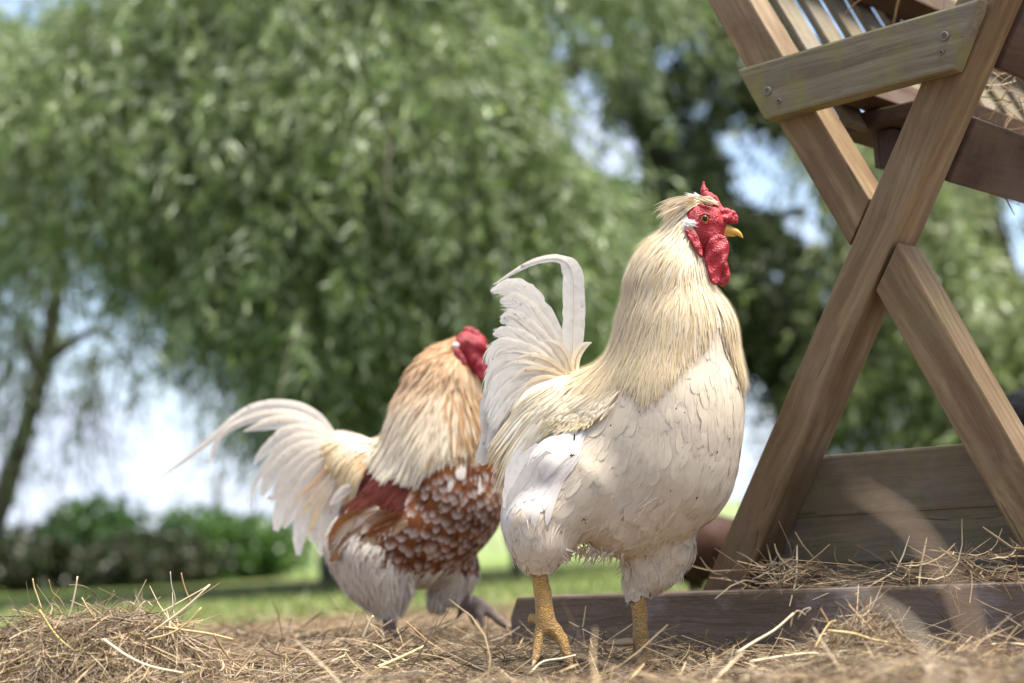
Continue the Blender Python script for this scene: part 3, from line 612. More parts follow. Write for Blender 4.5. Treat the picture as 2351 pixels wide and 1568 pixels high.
# ================================================================== HAY RACK
YAW = math.radians(40); RA = Vector((math.cos(YAW), -math.sin(YAW), 0)); RB = Vector((math.sin(YAW), math.cos(YAW), 0)); UPV = Vector((0, 0, 1))
RO = on_z(1690, 1500, 0.0)                     # sill front, on the ground
def on_rack(u, v, b):                          # pixel -> (a, z) on the rack's end plane at depth b
    r = ray(u, v); t = (b - (CAMP - RO).dot(RB)) / r.dot(RB); p = CAMP + r * t - RO
    return Vector((p.dot(RA), p.z))
rack = thing('hay_rack', 'weathered wooden hay rack with crossed legs standing at the right', 'hay rack', RO)
RSLAB = {}
def slab(name, poly, b0, b1, mat, parent, bev=.003, axis=None, jitter=.0):
    """prism with an outline in the end plane (a, z), from depth b0 to b1; local x runs along the grain"""
    P = [Vector(p) for p in poly]; n = len(P)
    if axis == 'B': u = RB
    else:
        e = max(((P[(i + 1) % n] - P[i]) for i in range(n)), key=lambda q: q.length); e.normalize(); u = RA * e.x + UPV * e.y
    c2 = sum(P, Vector((0, 0))) / n; c = RO + RA * c2.x + UPV * c2.y + RB * (b0 + b1) / 2
    w = RA if axis == 'B' else RB; v = w.cross(u).normalized(); w = u.cross(v).normalized()
    R = Matrix((u, v, w)).transposed(); Ri = R.inverted()
    bm = bmesh.new(); lay = []
    for b in (b0, b1):
        lay.append([bm.verts.new(Ri @ (RO + RA * p.x + UPV * p.y + RB * b - c)) for p in P])
    bm.faces.new(lay[0]); bm.faces.new(lay[1][::-1])
    for i in range(n): bm.faces.new((lay[0][i], lay[1][i], lay[1][(i + 1) % n], lay[0][(i + 1) % n]))
    bmesh.ops.recalc_face_normals(bm, faces=bm.faces)
    bmesh.ops.bevel(bm, geom=list(bm.edges), offset=bev, segments=2, affect='EDGES', profile=.6)
    me = bpy.data.meshes.new(name); bm.to_mesh(me); bm.free()
    for p in me.polygons: p.use_smooth = False
    o = bpy.data.objects.new(name, me); COL.objects.link(o); me.materials.append(M[mat])
    o.matrix_world = Matrix.Translation(c) @ R.to_4x4()
    o.parent = parent; o.matrix_parent_inverse = Matrix.Translation(-parent.location)
    return o
B0, TB = .064, .064                            # front of the crossed beams behind the sill front; beam depth
def line_at(p, q, y): t = (y - p[1]) / (q[1] - p[1]); return (p[0] + (q[0] - p[0]) * t, y)
fl = lambda y: line_at((2104.5, 212.7), (1616, 1347), y)     # left edge of the rising beam
fr = lambda y: line_at((2290, 0), (1707, 1347), y)           # right edge
RK = lambda pts, b: [on_rack(x, y, b) for x, y in pts]
beam1 = RK([fl(-260), fl(1350), fr(1350), fr(-260)], B0)
for p in (beam1[1], beam1[2]):                                 # down to the ground along the slope
    pass
def extend_to(pa, pb, z): t = (z - pa.y) / (pb.y - pa.y); return pa + (pb - pa) * t
beam1[1] = extend_to(beam1[0], beam1[1], .004); beam1[2] = extend_to(beam1[3], beam1[2], .004)
b_rise = slab('crossed_beam', beam1, B0, B0 + TB, 'beam', rack)
b_up = slab('crossed_beam', RK([(1480, -245), (1949, 563), (1996, 457), (1575, -245)], B0 + .001), B0 + .001, B0 + TB - .001, 'beam', rack)
lowp = RK([(2012, 667), (2386, 1330), (2508, 1330), (2063, 556)], B0 + .001)
lowp[1] = extend_to(lowp[0], lowp[1], .004); lowp[2] = extend_to(lowp[3], lowp[2], .004)
b_low = slab('crossed_beam', lowp, B0 - .002, B0 + TB - .003, 'beam', rack)
TBD = .030
slab('top_board', RK([(1690, 159.5), (1753.7, 274.8), (2188, 157.6), (2252, -7)], B0 - TBD), B0 - TBD, B0 - .001, 'board', rack, .004)
# end panel between the lower legs: three horizontal boards
bp = B0 + TB + .001
zt = [on_rack(1909, 1044, bp).y, on_rack(1852, 1182, bp).y, on_rack(1798, 1294, bp).y, .004]
aL = on_rack(1600, 1300, bp).x; aR = on_rack(2500, 1250, bp).x
Lx = lambda z: extend_to(beam1[0], beam1[1], z).x + .012
Rx = lambda z: extend_to(lowp[3], lowp[2], z).x - .004
for i in range(3):
    z1, z0 = zt[i] - .0002, zt[i + 1] - (.004 if i < 2 else 0)
    slab('panel_board', [(Lx(z1), z1), (Lx(z0), z0), (Rx(z0), z0), (Rx(z1), z1)], bp + .003 * i, bp + .022 + .003 * i, 'panel', rack, .0045)
# sill
pL = on_rack(1174, 1436, 0.0); pT = on_rack(1192, 1373, 0.0); zs = .080
slab('sill_beam', [(pL.x - .002, -.01), (pL.x - .002, .052), (pL.x + .012, zs), (1.05, zs), (1.05, -.01)], 0.0, .060, 'sill', rack, .004)
# slatted trough: left side slats run up along the upper crossed beam, right side planks run lengthwise
d_up = (on_rack(1480, -245, B0) - on_rack(1949, 563, B0)).normalized(); nrm = Vector((d_up.y, -d_up.x))
if nrm.x < 0: nrm = -nrm
cross = on_rack(1972, 512, B0)
LEN = 2.3
for i in range(22):
    b = B0 + TB + .04 + i * .100
    s0 = cross + d_up * .17 + nrm * .012; s1 = cross + d_up * .92 + nrm * .012
    slab('slat', [s0, s1, s1 + nrm * .012, s0 + nrm * .012], b, b + .060, 'panel', rack)
for t, th in ((.46, .045), (.19, .030), (.86, .045)):           # rails the slats are nailed to
    q = cross + d_up * t + nrm * .033
    slab('rail', [q, q + d_up * .055, q + d_up * .055 + nrm * th, q + nrm * th], B0 + TB + .002, B0 + TB + LEN, 'darkw', rack, axis='B')
r0 = on_rack(1925, 292, B0 + .16); r1 = on_rack(2110, 252, B0 + .16)
zr = (r0.y + r1.y) / 2
slab('trough_floor', [(r0.x - .01, zr - .012), (r1.x + .05, zr - .012), (r1.x + .05, zr + .012), (r0.x - .01, zr + .012)], B0 + .15, B0 + TB + LEN, 'darkw', rack, axis='B')
s0 = on_rack(2000, 292, B0 + .17); s1 = on_rack(2060, 376, B0 + .17)
slab('trough_bracket', [(s0.x, zr - .015), (s1.x, zr - .015), (s1.x, s1.y), (s0.x, s1.y)], B0 + .17, B0 + .22, 'darkw', rack)
d_ri = (beam1[3] - beam1[2]).normalized(); nr2 = Vector((d_ri.y, -d_ri.x))
k0 = on_rack(2184, 421, B0 + TB)
for i, (t0, wd) in enumerate(((0.0, .088), (.155, .10), (.30, .10), (.45, .10), (.60, .10))):
    q = k0 + d_ri * t0 - nr2 * .004
    slab('plank', [q, q + d_ri * wd, q + d_ri * wd - nr2 * .026, q - nr2 * .026], B0 + TB + .002, B0 + TB + LEN, 'darkw', rack, axis='B')
# far pair of crossed beams, copies of the near ones
for o in (b_rise, b_up, b_low):
    c = o.copy(); COL.objects.link(c); c.parent = rack; c.matrix_parent_inverse = o.matrix_parent_inverse.copy(); c.matrix_world = Matrix.Translation(RB * (LEN + TB + .004)) @ o.matrix_world
# screws with washers on the top board
def screw(u, v, r):
    p2 = on_rack(u, v, B0 - TBD); c = RO + RA * p2.x + UPV * p2.y + RB * (B0 - TBD)
    prof = [(r * .35, -.0006), (r * .4, .0010), (r * .8, .0032), (r, .0022), (r * 1.02, .0), (r * .9, -.001)]; n = 16; V, Q = [], []
    for i in range(n):
        a = 2 * math.pi * i / n
        for rr, h in prof: V.append(c + RA * rr * math.cos(a) + UPV * rr * math.sin(a) - RB * h)
    k = len(prof)
    for i in range(n):
        for j in range(k - 1): Q.append((i * k + j, i * k + j + 1, ((i + 1) % n) * k + j + 1, ((i + 1) % n) * k + j))
    V.append(c + RB * .0008)
    for i in range(0, n, 2): Q.append((len(V) - 1, i * k, ((i + 1) % n) * k, ((i + 2) % n) * k))
    mesh_np('screw', np.array(V), Q, M['metal'], rack)
for u, v in ((c_rack(553, 546)), (c_rack(1610, 218))): screw(u, v, .0062)
for u, v in ((c_rack(622, 604)), (c_rack(1592, 314))): screw(u, v, .0035)

# hay in the trough and straw lying on the sill
def rack_pts(a, b, z): return np.stack([RO.x + a * RA.x + b * RB.x, RO.y + a * RA.y + b * RB.y, z], -1)
n = 600; q = k0 + d_ri * .12; aa = q.x + rng.normal(0, .05, n) - .03; bb = rng.uniform(B0 + TB + .05, B0 + TB + LEN, n); zz = q.y + rng.normal(0, .05, n) + .02
hay = straw_pieces(rack_pts(aa, bb, zz), rng.uniform(.05, .16, n), rng.uniform(.001, .0026, n), rng.uniform(0, 6.28, n), rng.normal(-.3, .5, n), rng.normal(0, .4, n), straw_colors(n, .3))
n = 500; aa2 = cross.x + rng.normal(.05, .10, n); bb2 = rng.uniform(B0 + .25, B0 + LEN, n); zz2 = cross.y + rng.uniform(.34, .62, n)
hay2 = straw_pieces(rack_pts(aa2, bb2, zz2), rng.uniform(.06, .18, n), rng.uniform(.001, .0026, n), rng.uniform(0, 6.28, n), rng.normal(0, .5, n), rng.normal(0, .4, n), straw_colors(n, .3))
V, Q, c = join3([hay, hay2]); setp(mesh_np('rack_hay', V, Q, M['straw'], col=c), 'wisps of dry golden hay stuck in the rack trough', 'hay', kind='stuff')
n = 750; aa = np.clip(rng.uniform(.0, .75, n) + 0, -.02, .8); bb = rng.uniform(.004, B0 + .12, n)
onsill = zs + rng.exponential(.006, n) * (.4 + 1.3 * vnoise(aa, bb, 9, 21)) + .002
st1 = straw_pieces(rack_pts(aa, bb, onsill), rng.uniform(.02, .08, n), rng.uniform(.0008, .0022, n), rng.uniform(0, 6.28, n), rng.normal(0, .18, n), rng.normal(0, .3, n), straw_colors(n, .2))
n = 50; aa = rng.uniform(.30, .60, n); bb = rng.uniform(-.018, -.004, n)       # straw hanging over the sill's edge
st2 = straw_pieces(rack_pts(aa, bb, rng.uniform(.02, .085, n)), rng.uniform(.03, .08, n), rng.uniform(.0008, .002, n), -YAW + rng.normal(0, .3, n), rng.normal(0, .9, n), rng.normal(0, .35, n), straw_colors(n, .2))
st3 = []
for (u, v) in ((1770, 1325), (1860, 1320), (2120, 1300), (2200, 1315), (2330, 1290)):
    n = 28; p = on_rack(u, v, .05); aa = p.x + rng.normal(0, .035, n); bb = .03 + rng.normal(0, .018, n); zz = zs + rng.uniform(.004, .035, n)
    st3.append(straw_pieces(rack_pts(aa, bb, zz), rng.uniform(.04, .11, n), rng.uniform(.001, .0028, n), rng.uniform(0, 6.28, n), rng.normal(0, .45, n), rng.normal(0, .35, n), straw_colors(n, .5)))
V, Q, c = join3([st1, st2] + st3); setp(mesh_np('sill_straw', V, Q, M['straw'], col=c), 'straw lying on and hanging over the rack\'s muddy sill', 'straw', kind='stuff')

# ================================================================== BIRDS
class Bird:
    def __init__(s, D): s.D = D; s.k = D / F
    def P(s, px, py, off=0): return at_y(px, py, s.D + off * s.k)
    def cone(s, a, b, k=30):
        return (tuple(s.P(*a[:3])), a[3] * s.k, tuple(s.P(*b[:3])), b[3] * s.k, k * s.k)
    def chain(s, pts, k=30): return [s.cone(pts[i], pts[i + 1], k) for i in range(len(pts) - 1)]
def make_bvh(*meshes):
    Vs, Qs, n = [], [], 0
    for V, Q in meshes: Vs += [tuple(v) for v in V]; Qs += [tuple(int(i) + n for i in q) for q in Q]; n += len(V)
    return BVHTree.FromPolygons(Vs, Qs)
def flow_fn(guides):
    G = np.array(guides, dtype=float); d = G[:, 2:4] / np.linalg.norm(G[:, 2:4], axis=1, keepdims=True)
    def fn(x, y):
        w = 1 / (((G[:, 0] - x) ** 2 + (G[:, 1] - y) ** 2) + 400.0) ** 1.5
        v = (d * w[:, None]).sum(0); l = math.hypot(*v) + 1e-9; return v[0] / l, v[1] / l
    return fn
def walk(bvh, p, n, flow, L, S, l0, l1, stop=None, jit=0.0):
    step = L / (S + 1); pts, nr = [p + n * l0], [n]; q = p.copy(); ca, sa = math.cos(jit), math.sin(jit)
    for i in range(1, S + 2):
        u, v = proj(q)
        if stop and i > 2 and stop(u, v): break
        fx, fy = flow(u, v); fx, fy = fx * ca - fy * sa, fx * sa + fy * ca
        d = Vector((fx, 0, -fy)); t = d - n * d.dot(n)
        if t.length < .12: t = d + Vector((0, .2, 0))
        t.normalize(); q2 = q + t * step
        loc, n2, _, dist = bvh.find_nearest(q2)
        if loc is None or dist > step * 1.2: q = q2
        else: q = loc; n = (n * .35 + n2 * .65).normalized()
        pts.append(q + n * lerp(l0, l1, i / (S + 1))); nr.append(n)
    if len(pts) < 3: return None
    A = np.array([tuple(v) for v in pts]); N = np.array([tuple(v) for v in nr]); x = np.linspace(0, len(A) - 1, S)
    g = np.arange(len(A))
    return np.stack([np.interp(x, g, A[:, i]) for i in range(3)], -1), np.stack([np.interp(x, g, N[:, i]) for i in range(3)], -1)
PROF = {'hackle': lambda t: np.clip(np.minimum(.35 + 2.2 * t, 1) * (1 - t ** 2.2), .03, 1), 'round': lambda t: np.clip(np.minimum(.35 + 1.8 * t, 1) * np.sqrt(np.clip(1 - t ** 5, 0, 1)), .06, 1), 'wisp': lambda t: np.clip(1 - t, .08, 1)}
class Feathers:
    """collects draped feathers of one kind into one mesh"""
    def __init__(s, S, prof): s.S, s.prof, s.rnd = S, PROF[prof], prof == 'round'; s.C, s.W, s.U, s.K = [], [], [], []
    def add(s, path, w, cb, cm, ct, edge=1.0, cup=.25, tipx=1.6, twist=0.0):
        if path is None: return
        C, N = path; S = len(C)
        if s.rnd:
            g = np.arange(S); x = np.linspace(0, 1, S) ** .62 * (S - 1); C = np.stack([np.interp(x, g, C[:, i]) for i in range(3)], -1); N = np.stack([np.interp(x, g, N[:, i]) for i in range(3)], -1)
        T = np.gradient(C, axis=0); T /= np.linalg.norm(T, axis=1, keepdims=True) + 1e-9
        B = np.cross(T, N); B /= np.linalg.norm(B, axis=1, keepdims=True) + 1e-9; U = np.cross(B, T)
        if twist: B, U = B * math.cos(twist) + U * math.sin(twist), U * math.cos(twist) - B * math.sin(twist)
        t = np.linspace(0, 1, S) ** (.62 if s.rnd else 1); wd = (s.prof(t) * w)[:, None]
        s.C.append(C); s.W.append(B * wd); s.U.append(U * wd * cup)
        cb, cm, ct = (np.array(c, dtype=float) for c in (cb, cm, ct)); tt = (t ** tipx)[:, None]
        mid = np.where(tt < .5, cb + (cm - cb) * tt * 2, cm + (ct - cm) * (tt * 2 - 1))
        ed = mid * edge if np.isscalar(edge) else np.array(edge)[None, :] * np.ones((S, 1))
        s.K.append(np.stack([ed, mid, ed], axis=1))
    def build(s, name, mat, parent):
        V, Q, c = ribbons(np.array(s.C), np.array(s.W), np.array(s.U), np.array(s.K))
        return setp(mesh_np(name, V, Q, mat, parent, col=c), kind='stuff')
def surf_samples(V, Q, n):
    V = np.asarray(V); a, b, c, d = (V[Q[:, i]] for i in range(4)); ar = np.linalg.norm(np.cross(c - a, d - b), axis=1); pr = ar / ar.sum()
    i = rng.choice(len(Q), n, p=pr); u, v = rng.random((2, n, 1))
    nn = np.cross(c[i] - a[i], d[i] - b[i]); nn /= np.linalg.norm(nn, axis=1, keepdims=True) + 1e-12
    return (a[i] * (1 - u) * (1 - v) + b[i] * u * (1 - v) + c[i] * u * v + d[i] * (1 - u) * v), nn
def vane(name, bird, pts, hw, mat, parent, cA, cB, S=26, cup=.10, tilt=.12, rag=.10, lean=.0, tipw=.12, cEdge=None, shaft=True):
    """one large feather: centre line in pixels with depth offset, half width (px) list; barbed edges, a raised shaft as a sub-part"""
    P = catmull([tuple(bird.P(*p[:3])) for p in pts], S); t = np.linspace(0, 1, S)
    w = np.interp(t * (len(hw) - 1), range(len(hw)), hw) * bird.k
    T = np.gradient(P, axis=0); T /= np.linalg.norm(T, axis=1, keepdims=True) + 1e-9
    view = P - np.array(CAMP); view /= np.linalg.norm(view, axis=1, keepdims=True)
    B = np.cross(T, view); B /= np.linalg.norm(B, axis=1, keepdims=True) + 1e-9; B = B + view * tilt; B /= np.linalg.norm(B, axis=1, keepdims=True); U = np.cross(B, T)
    cols = [-1, -.82, -.45, 0, .45, .82, 1]; V = np.zeros((S, len(cols), 3)); K = np.zeros((S, len(cols), 3))
    for j, c in enumerate(cols):
        e = abs(c); r = 1 + (.5 * rag * rng.normal(size=S) if e > .9 else 0); sh = (e ** 1.3) * .35 * w[:, None] * T
        V[:, j] = P + B * (w * c * r)[:, None] + sh - U * (w * cup * e * e)[:, None]
        m = (t ** 1.2)[:, None]; K[:, j] = np.array(cA) * (1 - m) + np.array(cB) * m
        if cEdge is not None: K[:, j] = K[:, j] * (1 - e ** 2) + np.array(cEdge) * e ** 2
        K[:, j] *= 1 + .05 * rng.normal(size=(S, 1))
    I = np.arange(S * len(cols)).reshape(S, len(cols)); Q = np.stack([I[:-1, :-1], I[:-1, 1:], I[1:, 1:], I[1:, :-1]], -1).reshape(-1, 4)
    o = mesh_np(name, V.reshape(-1, 3), Q, mat, parent, col=K.reshape(-1, 3))
    R = np.interp(t, [0, 1], [.0011, .0003]); v2, q2 = tube_np(P + U * .0004, R, 5)
    if shaft: mesh_np('shaft', v2, q2, M['plume'], o, col=np.tile(np.array(cA) * np.array([1.0, .93, .82]), (len(v2), 1)))
    return o
def flat_part(name, bird, poly, off, t, mat, parent, vox=.0014, R=None, wave=.0, wf=60):
    pts = [bird.P(x, y, off) for x, y in poly]; poly2 = [(p.x, p.z) for p in pts]; yc = sum(p.y for p in pts) / len(pts)
    V, Q = plate_mesh(poly2, yc, t, R or t, vox, wave, wf); return mesh_np(name, V, Q, mat, parent)

# ------------------------------------------------------------------ the white rooster
W = Bird(2.10)
base = W.P(1360, 1500); r1 = thing('rooster', 'cream-white rooster with red comb and wattles standing tall in the foreground', 'rooster', (base.x, base.y, 0), 'two roosters on the straw')
LEGN = [(1236, 1285, -75, 24), (1234, 1300, -75, 19), (1246, 1361, -78, 19), (1252, 1420, -80, 21), (1254, 1436, -80, 21)]
LEGF = [(1464, 1335, 52, 24), (1463, 1352, 52, 22), (1469, 1409, 48, 17), (1471, 1458, 45, 17.5), (1474, 1495, 42, 20), (1477, 1516, 38, 22)]
body = (W.chain([(1590, 506, -62, 35), (1576, 540, -60, 42), (1540, 620, -48, 76), (1534, 660, -42, 90), (1550, 765, -25, 128), (1548, 880, -15, 138)], 22)
        + W.chain([(1547, 900, -15, 138), (1540, 980, -20, 143), (1512, 1065, 0, 160), (1440, 1140, 15, 130)], 60)
        + W.chain([(1530, 940, -5, 140), (1390, 1000, 45, 136), (1300, 985, 80, 112), (1240, 960, 100, 62)], 60)
        + W.chain([(1330, 1115, -30, 118), (1240, 1203, -65, 70), (1237, 1256, -75, 44), (1236, 1288, -75, 22)], 40)
        + W.chain([(1480, 1150, 60, 122), (1510, 1255, 60, 72), (1488, 1310, 55, 42), (1465, 1342, 52, 24)], 34)
        + W.chain([(1410, 1010, -62, 56), (1270, 1070, -80, 44), (1200, 1140, -70, 24), (1180, 1165, -64, 12)], 25))
legs = (W.chain(LEGN, 6) + W.chain(LEGF, 6)
        + W.chain([(1250, 1432, -80, 17), (1239, 1449, -84, 11), (1235, 1487, -100, 10), (1230, 1508, -112, 8.5), (1226, 1520, -120, 6)], 6)
        + W.chain([(1256, 1432, -80, 17), (1274, 1444, -84, 14), (1290, 1468, -90, 13), (1299, 1493, -96, 11.5), (1306, 1516, -102, 9), (1309, 1526, -104, 7)], 6)
        + W.chain([(1262, 1436, -70, 14), (1290, 1475, -50, 9), (1305, 1505, -42, 8)], 5)
        + W.chain([(1244, 1428, -74, 12), (1222, 1418, -60, 9), (1218, 1424, -56, 8)], 4)
        + W.chain([(1478, 1514, 38, 20), (1510, 1527, 10, 12), (1545, 1536, -10, 9), (1560, 1540, -18, 6)], 6)
        + W.chain([(1474, 1514, 36, 20), (1470, 1536, -20, 12), (1466, 1552, -60, 9)], 6)
        + W.chain([(1480, 1512, 44, 18), (1525, 1516, 50, 10), (1550, 1518, 54, 8)], 6)
        + W.chain([(1468, 1512, 44, 14), (1440, 1521, 66, 9), (1428, 1523, 74, 7)], 5))
bV, bQ = cones_mesh(body + legs, .0031)
head = (W.chain([(1603, 508, -64, 42), (1632, 511, -67, 33), (1644, 519, -67, 21)], 14) + W.chain([(1604, 522, -64, 40), (1624, 545, -66, 31), (1622, 566, -64, 22)], 14) + W.chain([(1594, 535, -64, 38), (1604, 570, -60, 28)], 14))
hV, hQ = cones_mesh(head, .0016)
bvh1 = make_bvh((bV, bQ), (hV, hQ))
def mats_by_height(V, Q, bird, leg_test):
    c = V[Q].mean(1); return np.array([1 if leg_test(*proj(p)) else 0 for p in c])
legtest1 = lambda u, v: (v > 1297 and u < 1340) or (v > 1352)
mi = mats_by_height(bV, bQ, W, legtest1)
cw = np.array([.64, .57, .47])
mesh_np('body', bV, bQ, [M['plume'], M['leg1']], r1, col=np.tile(cw, (len(bV), 1)), mi=mi)
mesh_np('face', hV, hQ, M['red'], r1)
# --- head furniture
comb = (W.chain([(1615.5, 419, -68, 3.2), (1615, 438, -68, 6.5), (1621, 450, -68, 9), (1638, 458, -68, 10), (1652, 482, -68, 9), (1664, 497, -69, 11), (1680, 505, -69, 9)], 4)
        + [W.cone((x, y, o, r), (x + .1, y, o, r), 4) for x, y, o, r in ((1622, 436, -68, 4), (1630, 447, -68, 6), (1643, 463, -68, 7), (1656, 486, -76, 10), (1668, 487, -74, 10), (1681, 491, -72, 9), (1688, 499, -72, 7), (1689, 508, -72, 6), (1677, 506, -76, 9), (1663, 502, -82, 9), (1670, 500, -58, 9), (1674, 499, -80, 8), (1650, 474, -72, 6), (1636, 455, -72, 5))])
V, Q = cones_mesh(comb, .0011); mesh_np('comb', V, Q, M['red'], r1)
up = [(1642, 525, 13), (1655, 525, 13), (1668, 527, 12), (1680, 530, 10), (1692, 534, 7.2), (1700, 539.5, 4.2), (1706, 547, .8)]
V, Q = tube_np(catmull([tuple(W.P(x, y, -67)) for x, y, r in up], 16), np.interp(np.linspace(0, 6, 16), range(7), [q[2] * W.k for q in up]), 14); V[:, 1] = W.P(1670, 530, -67).y + (V[:, 1] - W.P(1670, 530, -67).y) * .85
bk = mesh_np('beak', V, Q, M['beak'], r1)
lo_ = [(1648, 534, 6.5), (1660, 536, 6), (1674, 539, 4.5), (1688, 542, 1.2)]
V, Q = tube_np(catmull([tuple(W.P(x, y, -67)) for x, y, r in lo_], 12), np.interp(np.linspace(0, 3, 12), range(4), [q[2] * W.k for q in lo_]), 10); mesh_np('lower_beak', V, Q, M['beak'], bk)
def surf_off(bird, bvh, pts, lift):
    ys_ = []
    for u, v in pts:
        h = bvh.ray_cast(CAMP, ray(u, v).normalized())
        if h[0] is not None: ys_.append(h[0].y)
    return (min(ys_) - lift - bird.D) / bird.k
def eye(bird, bvh, u, v, r, parent, lid):
    o = ray(u, v); hit = bvh.ray_cast(CAMP, o.normalized()); p, n = hit[0], hit[1]; n = (n * .4 - o.normalized() * .6).normalized(); R = r * bird.k
    def ball(name, c, rr, mat, par, sq=1.0):
        ns, nr = 20, 12; V, Q = [], []
        q = n.to_track_quat('Z', 'Y')
        for i in range(nr + 1):
            th = math.pi * i / nr
            for j in range(ns):
                a = 2 * math.pi * j / ns; V.append(c + q @ Vector((rr * math.sin(th) * math.cos(a), rr * math.sin(th) * math.sin(a), rr * sq * math.cos(th))))
        for i in range(nr):
            for j in range(ns): Q.append((i * ns + j, i * ns + (j + 1) % ns, (i + 1) * ns + (j + 1) % ns, (i + 1) * ns + j))
        return mesh_np(name, np.array([tuple(x) for x in V]), Q, mat, par)
    e = ball('eye', p - n * R * .35, R, M['iris'], parent, .75); ball('pupil', p + n * R * .12, R * .64, M['pupil'], e, .55)
    q = n.to_track_quat('Z', 'Y'); P = [p + n * R * .05 + q @ Vector((R * 1.18 * math.cos(a), R * 1.08 * math.sin(a), 0)) for a in np.linspace(0, 2 * math.pi, 25)]
    V, Q = tube_np(np.array([tuple(x) for x in P]), np.full(25, R * .24), 8); mesh_np('eyelid', V, Q, lid, parent)
eye(W, bvh1, 1618, 502, 10.8, r1, M['red'])
ch = lambda pts: [c_head(x, y) for x, y in pts]
flat_part('wattle', W, ch([(935, 800), (940, 690), (985, 610), (1050, 565), (1130, 595), (1162, 680), (1145, 780), (1095, 880), (1072, 1000), (1030, 1040), (990, 1010), (958, 900)]), surf_off(W, bvh1, ch([(1000, 660), (1030, 620)]), .0005), .0036, M['red'], r1, .0013, .0045, .0016, 190)
flat_part('wattle', W, ch([(1030, 700), (1120, 760), (1150, 860), (1168, 940), (1150, 1015), (1095, 1047), (1055, 1015), (1030, 880)]), -60, .0034, M['red'], r1, .0013, .0045, .0014, 190)
flat_part('ear_wattle', W, ch([(752, 530), (800, 520), (870, 580), (915, 690), (925, 780), (895, 795), (850, 720), (790, 620)]), surf_off(W, bvh1, ch([(800, 560), (850, 640), (900, 760)]), .0015), .0030, M['red'], r1, .0013, .004, .0008, 260)
flat_part('earlobe', W, ch([(748, 470), (800, 442), (850, 455), (862, 485), (835, 512), (790, 505)]), surf_off(W, bvh1, ch([(800, 470), (830, 490)]), .001), .0028, M['lobe'], r1, .0012, .003)
def horn(name, bird, pts, mat, parent, ns=10):
    V, Q = tube_np(catmull([tuple(bird.P(*p[:3])) for p in pts], 12), np.interp(np.linspace(0, len(pts) - 1, 12), range(len(pts)), [p[3] * bird.k for p in pts]), ns); return mesh_np(name, V, Q, mat, parent)
horn('spur', W, [(1455, 1473, 45, 9), (1438, 1474, 45, 8.5), (1421, 1476, 44, 7), (1405, 1478, 42, 4.5), (1391, 1480, 40, 1)], M['claw'], r1)
for a in ([(1228, 1516, -116, 6), (1225, 1523, -126, 4.5), (1222, 1530, -134, 1)], [(1308, 1522, -103, 7), (1312, 1530, -108, 5), (1315, 1537, -114, 1)], [(1556, 1539, -16, 6), (1568, 1543, -24, 4), (1576, 1549, -28, 1)]): horn('claw', W, a, M['claw'], r1)
# --- plumage
CREAM, CRM2, GOLDF, WHT, WHT2, TIP = (.70, .57, .37), (.72, .61, .42), (.62, .44, .22), (.73, .67, .57), (.70, .61, .475), (.64, .52, .31)
MANE = [(1604, 446), (1545, 452), (1498, 508), (1452, 590), (1413, 660), (1393, 740), (1381, 790), (1338, 850), (1318, 880), (1345, 915), (1392, 935), (1425, 880), (1448, 866), (1476, 924), (1503, 900), (1538, 868), (1580, 822), (1618, 772), (1642, 722), (1642, 680), (1634, 640), (1612, 604), (1590, 560), (1566, 522), (1578, 495), (1590, 476), (1622, 466), (1640, 466)]
FARM = [(1640, 640), (1672, 680), (1700, 760), (1712, 830), (1702, 890), (1684, 850), (1662, 780), (1650, 720)]
fl1 = flow_fn([(1630, 460, -1, .1), (1560, 455, -1, .25), (1520, 500, -.7, .75), (1470, 560, -.6, .85), (1560, 560, -.45, .9), (1430, 680, -.4, .92), (1520, 680, -.42, .92), (1600, 650, -.1, 1), (1410, 780, -.45, .9), (1480, 800, -.3, .95), (1560, 800, -.12, 1), (1630, 740, -.12, 1), (1350, 860, -.7, .75), (1420, 880, -.45, .9), (1500, 900, -.05, 1), (1560, 860, -.2, 1), (1700, 780, .02, 1), (1680, 700, .25, 1),
                (1640, 950, -.02, 1), (1560, 1000, -.1, 1), (1450, 1020, -.35, .9), (1640, 1060, -.35, .95), (1560, 1150, -.4, .9), (1450, 1120, -.6, .8), (1350, 1130, -.75, .65), (1280, 1180, -.5, .85), (1200, 1230, .0, 1), (1400, 1230, -.3, .95), (1540, 1250, -.25, 1), (1500, 1330, .1, 1), (1300, 990, -.75, .65), (1230, 1000, -.75, .65)])
pts, nrm_ = surf_samples(bV, bQ, 60000); hp, hn = surf_samples(hV, hQ, 5000); pts = np.vstack([pts, hp]); nrm_ = np.vstack([nrm_, hn])
q_ = (pts - np.array(CAMP)) @ np.array(RCT).T; U1 = CX + F * q_[:, 0] / -q_[:, 2]; V1 = CY - F * q_[:, 1] / -q_[:, 2]
WINGP = [(1255, 950), (1350, 970), (1338, 1040), (1300, 1062), (1238, 1092), (1205, 1150), (1168, 1182), (1160, 1120), (1180, 1060), (1225, 985)]
wingf = Feathers(10, 'round'); flw = flow_fn([(1340, 980, -.45, .9), (1250, 1000, -.6, .8), (1300, 1050, -.7, .7), (1200, 1080, -.5, .87), (1175, 1150, -.3, .95)])
mane = Feathers(8, 'hackle'); crest = Feathers(7, 'hackle'); cont = Feathers(9, 'round'); fluff = Feathers(6, 'wisp'); strand = Feathers(8, 'wisp')
cm_, cc_, cf_, cs_ = 0, 0, 0, 0
vv = lambda c, s=.06: np.array(c) * (1 + s * random.gauss(0, 1))
stop_m = lambda u, v: not (inpoly(u + 12 * random.gauss(0, 1), v + 12 * random.gauss(0, 1), MANE) or inpoly(u, v, FARM) or v < 560)
